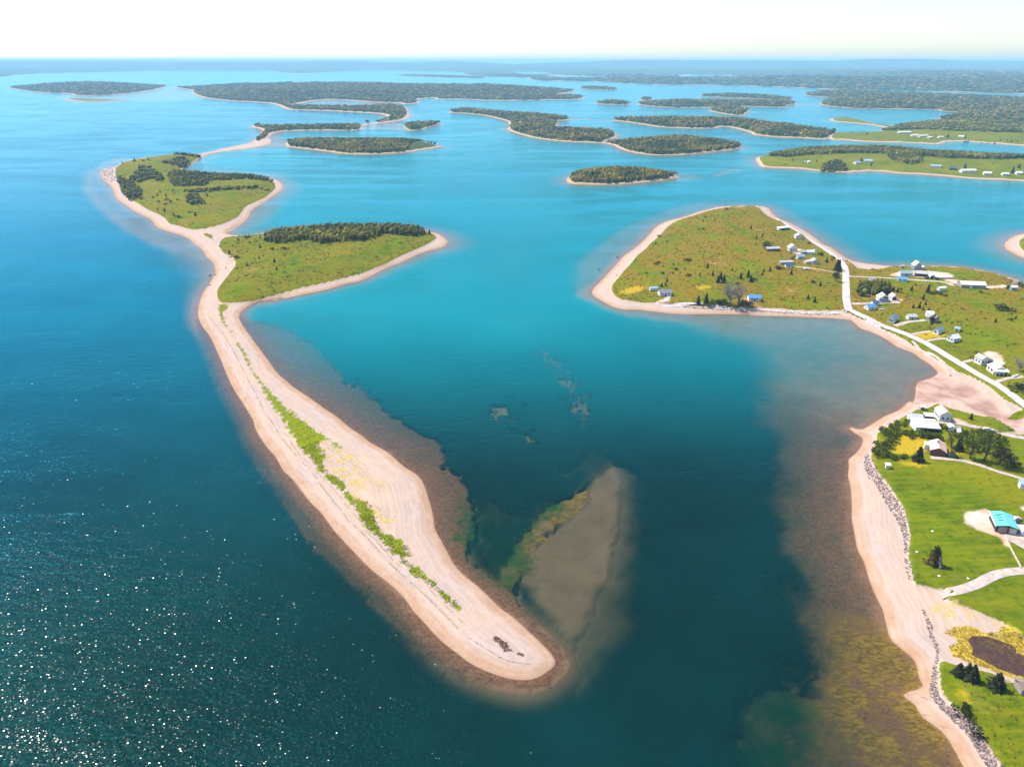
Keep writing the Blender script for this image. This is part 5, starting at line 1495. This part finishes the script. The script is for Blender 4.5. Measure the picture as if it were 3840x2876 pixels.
# ------------------------------------------------------------------ vehicles, boats, fences, stones
TYRE, RIMM = mat('tyre_rubber', (0.02, 0.02, 0.02), 0.9, 0.1, 0.1), mat('wheel_rim', (0.35, 0.35, 0.36), 0.4, 0.5, 0.05)
LAMPM = mat('headlight_lens', (0.75, 0.75, 0.7), 0.2, 0.6, 0.03)


def disc_mesh(name, r, th, m_, n_=12):
    vs = [(r * math.cos(6.2832 * k / n_), s * th / 2, r * math.sin(6.2832 * k / n_)) for s in (-1, 1) for k in range(n_)]
    fs = [tuple(range(n_)), tuple(range(2 * n_ - 1, n_ - 1, -1))] + [(k, n_ + k, n_ + (k + 1) % n_, (k + 1) % n_) for k in range(n_)]
    return poly_mesh(name, vs, fs, m_)


WHEEL, RIMX = disc_mesh('tyre', 0.33, 0.22, TYRE), disc_mesh('rim', 0.2, 0.235, RIMM)


def car(label, tag, at, rz, paint):
    q = ground(P(tag, at))[0]
    root = link('parked_car', None, None, tuple(q + np.array([0, 0, 0.14])), label, 'car', None, 'parked cars')
    root.rotation_euler = (0, 0, rz)
    prof = [(-2.1, 0.3), (2.1, 0.3), (2.15, 0.62), (1.95, 0.82), (1.0, 0.95), (0.45, 1.42), (-1.35, 1.45), (-1.95, 0.98), (-2.12, 0.8)]
    n_ = len(prof)
    vs, fs = [], []
    for s, yy in ((-1, 0.84), (1, 0.84)):
        for x, z in prof:
            vs.append((x, s * (yy if z < 1.0 else 0.66), z))
    fs = [tuple(range(n_)), tuple(range(2 * n_ - 1, n_ - 1, -1))] + [(k, n_ + k, n_ + (k + 1) % n_, (k + 1) % n_) for k in range(n_)]
    me_ = poly_mesh('body', vs, fs, paint)
    bm_ = bmesh.new()
    bm_.from_mesh(me_)
    bmesh.ops.recalc_face_normals(bm_, faces=bm_.faces)
    bm_.to_mesh(me_)
    bm_.free()
    link('body', me_, root)
    for s in (-1, 1):
        for xx in (-1.3, 1.35):
            wh = link('wheel', WHEEL, root, (xx, s * 0.78, 0.33))
            link('rim', RIMX, wh)
        w_ = link('window', poly_mesh('window', [(0.85, s * 0.815, 0.98), (0.42, s * 0.69, 1.36), (-1.3, s * 0.69, 1.38), (-1.7, s * 0.81, 1.0)], [(0, 1, 2, 3) if s < 0 else (3, 2, 1, 0)], GLASS), root, (0, s * 0.012, 0))
        part('headlight', 0.06, 0.3, 0.14, LAMPM, root, (2.1, s * 0.55, 0.62))
    link('windscreen', poly_mesh('windscreen', [(1.0, -0.72, 0.985), (1.0, 0.72, 0.985), (0.5, 0.6, 1.4), (0.5, -0.6, 1.4)], [(0, 1, 2, 3)], GLASS), root, (0.03, 0, 0.02))


car('dark car parked right of the brown cottage', 'E1', '870,1085', R(-12), mat('car_dark', (0.02, 0.03, 0.045), 0.3, 0.5, 0.05))
car('grey car parked beside the small white shed on the headland', 'E1', '975,560', R(60), mat('car_grey', (0.28, 0.27, 0.3), 0.3, 0.5, 0.05))
car('white car parked below the grey car on the headland', 'E1', '965,605', R(75), mat('car_white', (0.75, 0.76, 0.78), 0.3, 0.5, 0.03))
car('silver car on the lane behind the leafy trees', 'E1', '1530,585', R(-15), mat('car_silver', (0.5, 0.52, 0.55), 0.3, 0.5, 0.03))
car('dark red and black car behind the teal barn', 'E5', '1640,450', R(-40), mat('car_maroon', (0.04, 0.012, 0.016), 0.3, 0.5, 0.05))
car('pink grey car parked above the dark red one at the barn', 'E5', '1570,330', R(20), mat('car_pink', (0.6, 0.48, 0.48), 0.3, 0.5, 0.05))
car('dark car in the farmyard before the small white garage', 'EB', '955,296', R(10), mat('car_dark', (0, 0, 0)))
car('black car right of the small white garage', 'EB', '1075,300', R(80), mat('car_dark', (0, 0, 0)))
car('navy car behind the gable of the purplish grey roofed house', 'E2', '840,520', R(40), mat('car_navy', (0.02, 0.05, 0.09), 0.3, 0.5, 0.05))
car('white car on the lane left of the main road', 'EC', '1400,1462', R(-8), mat('car_white', (0, 0, 0)))


def boat(label, tag, at, rz, L_, paint):
    q = ground(P(tag, at))[0]
    root = link('rowing_boat', None, None, tuple(q), label, 'boat')
    root.rotation_euler = (0, 0, rz)
    st = [(-0.5, 0.75), (-0.25, 0.95), (0.0, 1.0), (0.25, 0.8), (0.42, 0.4), (0.5, 0.04)]
    vs, fs = [], []
    for t, k in st:
        wv_ = 0.19 * L_ * k
        vs += [(t * L_, -wv_, 0.16 * L_ + 0.05 * L_ * max(0, t)), (t * L_, -wv_ * 0.7, 0.05 * L_), (t * L_, 0, 0.0), (t * L_, wv_ * 0.7, 0.05 * L_), (t * L_, wv_, 0.16 * L_ + 0.05 * L_ * max(0, t))]
    for i_ in range(len(st) - 1):
        for k in range(4):
            a = i_ * 5 + k
            fs.append((a, a + 5, a + 6, a + 1))
    fs.append((0, 1, 2, 3, 4))
    link('hull', poly_mesh('hull', vs, fs, paint), root)
    for t in (-0.2, 0.12):
        part('thwart', 0.07 * L_, 0.34 * L_, 0.03, paint, root, (t * L_, 0, 0.12 * L_))
    part('deck', 0.2 * L_, 0.16 * L_, 0.03, paint, root, (0.32 * L_, 0, 0.15 * L_))


BOATW = mat('boat_white', (0.75, 0.74, 0.72), 0.5, 0.4, 0.05)
boat('white boat lying on the grass right of the porch house', 'E2', '1720,1030', R(25), 4.6, BOATW)
boat('small white boat beside the shore track in the hamlet', 'EC', '1640,850', R(15), 5.0, BOATW)
boat('white boat on the grass between blue roofed house and white gabled house', 'E3', '605,842', R(5), 3.6, BOATW)

fa, fb = ground(P('E5', '1320,770'))[0], ground(P('E5', '1695,1470'))[0]
FENCEM = mat('fence_wood', (0.62, 0.55, 0.42), 0.85, 0.2, 0.12, 3.0)
L_ = math.hypot(fb[0] - fa[0], fb[1] - fa[1])
fr_ = link('rail_fence', None, None, tuple(fa), 'pale wooden rail fence running from the barn drive to the beach path', 'fence')
fr_.rotation_euler = (0, 0, math.atan2(fb[1] - fa[1], fb[0] - fa[0]))
nf_ = 8
for k in range(nf_):
    xx = L_ * k / (nf_ - 1)
    zz = float(np.interp(k, [0, nf_ - 1], [0, fb[2] - fa[2]]))
    part('post', 0.14, 0.14, 1.25, FENCEM, fr_, (xx, 0, zz - 0.1))
    if k:
        for h_ in (0.35, 0.65, 0.95):
            x0_ = L_ * (k - 1) / (nf_ - 1)
            part('rail', xx - x0_ - 0.02, 0.06, 0.14, FENCEM, fr_, ((xx + x0_) / 2, -0.1, zz + h_))

# stones
STONES = []
STM = [mat('stone_pink', (0.28, 0.185, 0.165), 0.9, 0.15, 0.25, 2.0), mat('stone_grey', (0.21, 0.17, 0.175), 0.9, 0.15, 0.25, 2.0), mat('stone_dark', (0.085, 0.065, 0.065), 0.9, 0.15, 0.25, 2.0), mat('stone_pale', (0.40, 0.32, 0.28), 0.9, 0.15, 0.2, 2.0)]
for i in range(8):
    g_ = np.random.default_rng(600 + i)
    bm_ = bmesh.new()
    bmesh.ops.create_icosphere(bm_, subdivisions=1, radius=0.5)
    for v in bm_.verts:
        v.co *= 1 + g_.normal() * 0.16
        v.co.x *= 1.15
        v.co.z *= 0.72
    me_ = bpy.data.meshes.new('stone')
    bm_.to_mesh(me_)
    bm_.free()
    me_.materials.append(STM[[0, 0, 1, 1, 2, 3, 0, 2][i]])
    STONES.append(me_)


def revetment(label, px_poly, n_, size, seed, cat='sea wall', thin=0.25):
    p = Poly(px_poly, 1.2, 2, 2)
    g_ = np.random.default_rng(seed)
    pts = np.zeros((0, 2))
    while len(pts) < n_:
        c = p.lo + (p.hi - p.lo) * g_.random((n_ * 12, 2))
        c = c[p.sdf(c[:, 0], c[:, 1]) > thin * 0]
        pts = np.concatenate([pts, c])
    pts = pts[:n_]
    z = terrain(pts[:, 0], pts[:, 1], False)
    o0_ = np.array([pts[:, 0].mean(), pts[:, 1].mean(), z.mean()])
    root = link('stone_revetment', None, None, tuple(o0_), label, cat)
    sz = size * (0.55 + 0.9 * g_.random(n_) ** 1.5)
    order = np.argsort(-sz)
    rv, rf, off = [], [], 0
    for r_, j in enumerate(order):
        rot = Matrix.Rotation(g_.random() * 6.28, 4, 'Z') @ Matrix.Rotation(g_.normal() * 0.4, 4, 'X')
        if r_ < 300:
            o_ = link('stone', STONES[g_.integers(0, 8)], root, tuple(np.array([pts[j, 0], pts[j, 1], z[j] + sz[j] * 0.12]) - o0_))
            o_.rotation_euler = rot.to_euler()
            o_.scale = (sz[j],) * 3
        else:
            me_ = STONES[g_.integers(0, 8)]
            vv = np.array([(rot @ v.co)[:] for v in me_.vertices]) * sz[j] + np.array([pts[j, 0], pts[j, 1], z[j] + sz[j] * 0.1]) - o0_
            rv.append(vv)
            rf.append(np.array([f.vertices[:] for f in me_.polygons]) + off)
            off += len(vv)
    if rv:
        link('small_stones', mesh_np('small_stones', np.concatenate(rv), np.concatenate(rf), STM[1]), root, kind='stuff')


revetment('band of pink grey boulders along the beach below the big field', P('C5', '560,740 600,730 640,790 670,870 720,960 790,1060', 'C6', '790,40 860,150 930,260 985,370 1010,470 1028,580 1020,700 1012,800 1040,920 1065,1050 1040,1065 1005,1000 975,850 965,700 955,600 925,500 870,400 790,270 710,120 640,0', 'C5', '600,980 560,850'), 900, 0.5, 1)
revetment('ragged line of dark boulders beside the sandy flat near the pond', P('C7', '1020,215 1045,220 1080,300 1115,370 1120,440 1150,490 1170,560 1180,640 1165,720 1175,800 1170,900 1180,990 1120,1010 1090,980 1110,860 1125,760 1150,660 1140,580 1105,500 1080,430 1060,340'), 420, 0.36, 2)
revetment('broad band of grey boulders curving round the near lawn', P('C7', '1120,1000 1190,1000 1240,1070 1320,1130 1400,1190 1480,1260 1570,1370 1640,1480 1720,1600 1760,1690 1640,1690 1590,1600 1530,1500 1450,1370 1360,1270 1250,1170 1150,1060'), 760, 0.42, 3)
revetment('strip of dark wave-washed boulders below the shore road on the point', P('C8', '800,335 1000,340 1300,352 1600,370 1900,380 2100,392 2050,400 1800,390 1500,378 1200,366 900,350'), 290, 0.7, 4)
revetment('scatter of reddish boulders on the outer beach of the farther spit island', P('B1', '110,360 200,325 290,320 300,400 250,470 180,470 130,430'), 220, 1.1, 5, 'rocks')

for k, (tag, at, s, lab) in enumerate((('C6', '1262,535', 0.9, 'pale round boulder high in the green field left of the barn'), ('C6', '1100,750', 0.9, 'pale round boulder at the beach edge of the green field'),
                                       ('C6', '1630,1025', 0.8, 'pale round boulder just above the beach path'), ('C6', '1330,1000', 1.0, 'flat white stone in the grass below the dead spruce'),
                                       ('C4', '1340,1040', 0.9, 'small dark boulder on the wet sand of the cove'), ('C1', '430,628', 1.4, 'upper of two dark rocks in shallow water off the point'),
                                       ('C1', '237,762', 1.5, 'lower of two dark rocks in shallow water off the point'), ('C1', '422,812', 1.0, 'dark stone on the beach of the point'),
                                       ('B2', '188,553', 1.5, 'dark rock in the water beside the spit bend'), ('B2', '318,492', 1.1, 'dark stone on the upper beach at the spit bend'), ('B2', '235,545', 1.2, 'stone at the waterline of the spit bend'), ('B2', '185,630', 1.2, 'stone low on the beach below the spit bend'))):
    q = ground(P(tag, at))[0]
    q[2] = max(q[2], -0.25)
    me_ = STONES[[5, 5, 5, 5, 4, 4, 7, 4, 7, 4, 7, 4][k]].copy()
    if k < 4:
        me_.materials[0] = mat('white_stone', (0.74, 0.70, 0.60), 0.8, 0.2, 0.08)
    o_ = link('boulder', me_, None, tuple(q + np.array([0, 0, 0.2 * s])), lab, 'rock')
    o_.scale = (s, s, s * (0.5 if k == 3 else 1.2))
    o_.rotation_euler = (0, 0, k * 1.3)


# ------------------------------------------------------------------ beach grass, wrack and seaweed: too many to count
def tufts(name, label, cat, xy, size, cols, seed, upright=0.8, blades=5, sink=0.03, m_=None):
    g_ = np.random.default_rng(seed)
    n_ = len(xy)
    z = terrain(xy[:, 0], xy[:, 1], False) - sink
    a = g_.random((n_, blades)) * 6.283
    s = size * (0.5 + g_.random((n_, blades)))
    base = np.stack([xy[:, 0], xy[:, 1], z], 1)[:, None, :] + np.stack([np.cos(a), np.sin(a), a * 0], -1) * s[..., None] * 0.25
    side = np.stack([-np.sin(a), np.cos(a), a * 0], -1) * s[..., None] * 0.42
    tip = base + np.stack([np.cos(a) * s * 0.75, np.sin(a) * s * 0.75, s * upright], -1)
    v = np.stack([base - side, base + side, tip], 2).reshape(-1, 3)
    f = np.arange(len(v)).reshape(-1, 3)
    c = np.array(cols)[g_.integers(0, len(cols), n_)]
    t = np.ones((n_, blades * 3, 4))
    t[:, :, :3] = c[:, None, :] * (1 + g_.normal(size=(n_, blades * 3, 1)) * 0.18)
    return link(name, mesh_np(name, v, f, FOL, dict(tint=np.clip(t.reshape(-1, 4), 0, 1))), label=label, cat=cat, kind='stuff')


def fill(p, n_, seed, keep=None):
    g_ = np.random.default_rng(seed)
    lo_, hi_ = p.w.min(0), p.w.max(0)
    c = lo_ + (hi_ - lo_) * g_.random((n_ * 8, 2))
    d = p.sdf(c[:, 0], c[:, 1]) + (fbm(c[:, 0] / 2.2, c[:, 1] / 2.2, seed) - 0.55) * 3.0
    c = c[d > 0]
    return c[:n_]


SEA = np.concatenate([fill(GRASS[3], 500, 31), fill(GRASS[4], 3800, 32), fill(GRASS[5], 2600, 33), fill(GRASS[6], 1900, 34)])
tufts('beach_grass', 'green beach grass along the crest of the sand spit', 'grass', SEA[::2], 0.34, [(0.12, 0.17, 0.004), (0.2, 0.22, 0.006), (0.30, 0.26, 0.01), (0.08, 0.13, 0.004)], 35, 0.35)
tufts('dune_straw', 'yellow dune straw in the wide part of the sand spit', 'grass', fill(STRAW[0], 1500, 36), 0.26, [(0.5, 0.36, 0.06), (0.46, 0.34, 0.14), (0.5, 0.40, 0.22)], 37, 0.25)
tufts('marsh_tussocks', 'yellow marsh tussocks round the brown pond', 'grass', fill(MARSH[0], 1500, 38), 0.35, [(0.55, 0.38, 0.012), (0.42, 0.30, 0.02)], 39, 0.5)


def along(px, step, spread, seed, z=1.4):
    g_ = np.random.default_rng(seed)
    w = smooth(G(px, z), False, 6)
    seg = np.r_[0, np.cumsum(np.linalg.norm(np.diff(w, axis=0), axis=1))]
    t = np.arange(0, seg[-1], step)
    t = t[fbm(t / 2.5, t * 0, seed) > 0.36]
    c = np.stack([np.interp(t, seg, w[:, 0]), np.interp(t, seg, w[:, 1])], 1)
    return c + g_.normal(size=c.shape) * spread


WR = P('B3', '220,230 350,380 470,570 550,720 640,900 760,1120 870,1310', 'B4', '420,640 560,820 740,1020 880,1200 1080,1450', 'B5', '230,100 400,260 560,440 760,620 900,750 1060,910 1200,1050 1400,1180 1560,1260 1740,1290')
WR2 = P('B4', '470,630 560,760 700,930 850,1080 1000,1230 1120,1380 1250,1530 1320,1640', 'B5', '480,290 600,430 700,510 850,610 940,710 1100,870 1180,950')
tufts('wrack_line', 'thin dark line of seaweed wrack along the spit beach', 'seaweed', np.concatenate([along(WR, 0.16, 0.07, 41), along(WR2, 0.22, 0.12, 42)]), 0.25, [(0.12, 0.08, 0.06), (0.2, 0.14, 0.11), (0.08, 0.055, 0.04)], 43, 0.25, 4)
tufts('seaweed_heap', 'dark red heap of seaweed near the tip of the spit', 'seaweed', fill(Poly(P('B5', '1430,1070 1500,1090 1560,1120 1640,1190 1690,1230 1600,1210 1520,1180 1470,1130'), 1.5), 420, 44), 0.26, [(0.16, 0.05, 0.04), (0.10, 0.035, 0.03), (0.2, 0.09, 0.06)], 45, 0.3, 5)
tufts('stranded_weed', 'brown weed stranded on the stony beach below the near lawn', 'seaweed', np.concatenate([along(P('C7', '1050,1190 1120,1210 1180,1240 1260,1265'), 0.1, 0.2, 46), along(P('C7', '910,955 1000,985 1060,1010 1130,1025'), 0.12, 0.25, 47), along(P('C7', '1035,1140 1090,1150 1130,1165'), 0.14, 0.12, 48), along(P('C7', '1350,1480 1365,1510'), 0.1, 0.1, 49)]), 0.22, [(0.16, 0.10, 0.02), (0.07, 0.045, 0.02), (0.25, 0.17, 0.03)], 50, 0.25, 4)
tufts('wrack_debris', 'dark driftwood and weed debris along the beach of the point', 'seaweed', np.concatenate([along(P('C8', '700,330 900,338 1200,352 1500,368 1800,378 2100,392'), 0.5, 0.8, 51), along(P('C4', '60,292 150,302'), 0.3, 0.6, 52), along(P('C4', '180,315 440,430 640,530 760,590'), 0.6, 0.4, 53)]), 0.5, [(0.12, 0.08, 0.045), (0.2, 0.13, 0.06), (0.06, 0.05, 0.03)], 54, 0.3, 4)


def scrub(lab, polys, n_, seed, size=0.8):
    pts = np.concatenate([fill(p, n_, seed + i) for i, p in enumerate(polys)])
    d = terrain(pts[:, 0], pts[:, 1])
    k = (d['dg'] > 1.5) & (fbm(pts[:, 0] / 16, pts[:, 1] / 16, seed) > 0.47) & (d['dirt'] < 0)
    for c_, r_ in WAYS:
        k &= (((pts[:, None, :] - c_[None]) ** 2).sum(2) > r_[None] ** 2).all(1)
    tufts('pasture_scrub', lab, 'scrub', pts[k], size, [(0.10, 0.085, 0.012), (0.07, 0.075, 0.01), (0.15, 0.09, 0.02), (0.09, 0.12, 0.006), (0.05, 0.06, 0.008)], seed, 0.5, 6)


scrub('low brown and green scrub dotted over the point and roadside pasture', [GRASS[7]], 5000, 81)
scrub('low scrub dotted over the meadows of both spit islands', [GRASS[0], GRASS[2]], 1300, 83, 0.9)
scrub('rough tussocks in the near fields', [GRASS[8], GRASS[9]], 1800, 86, 0.32)
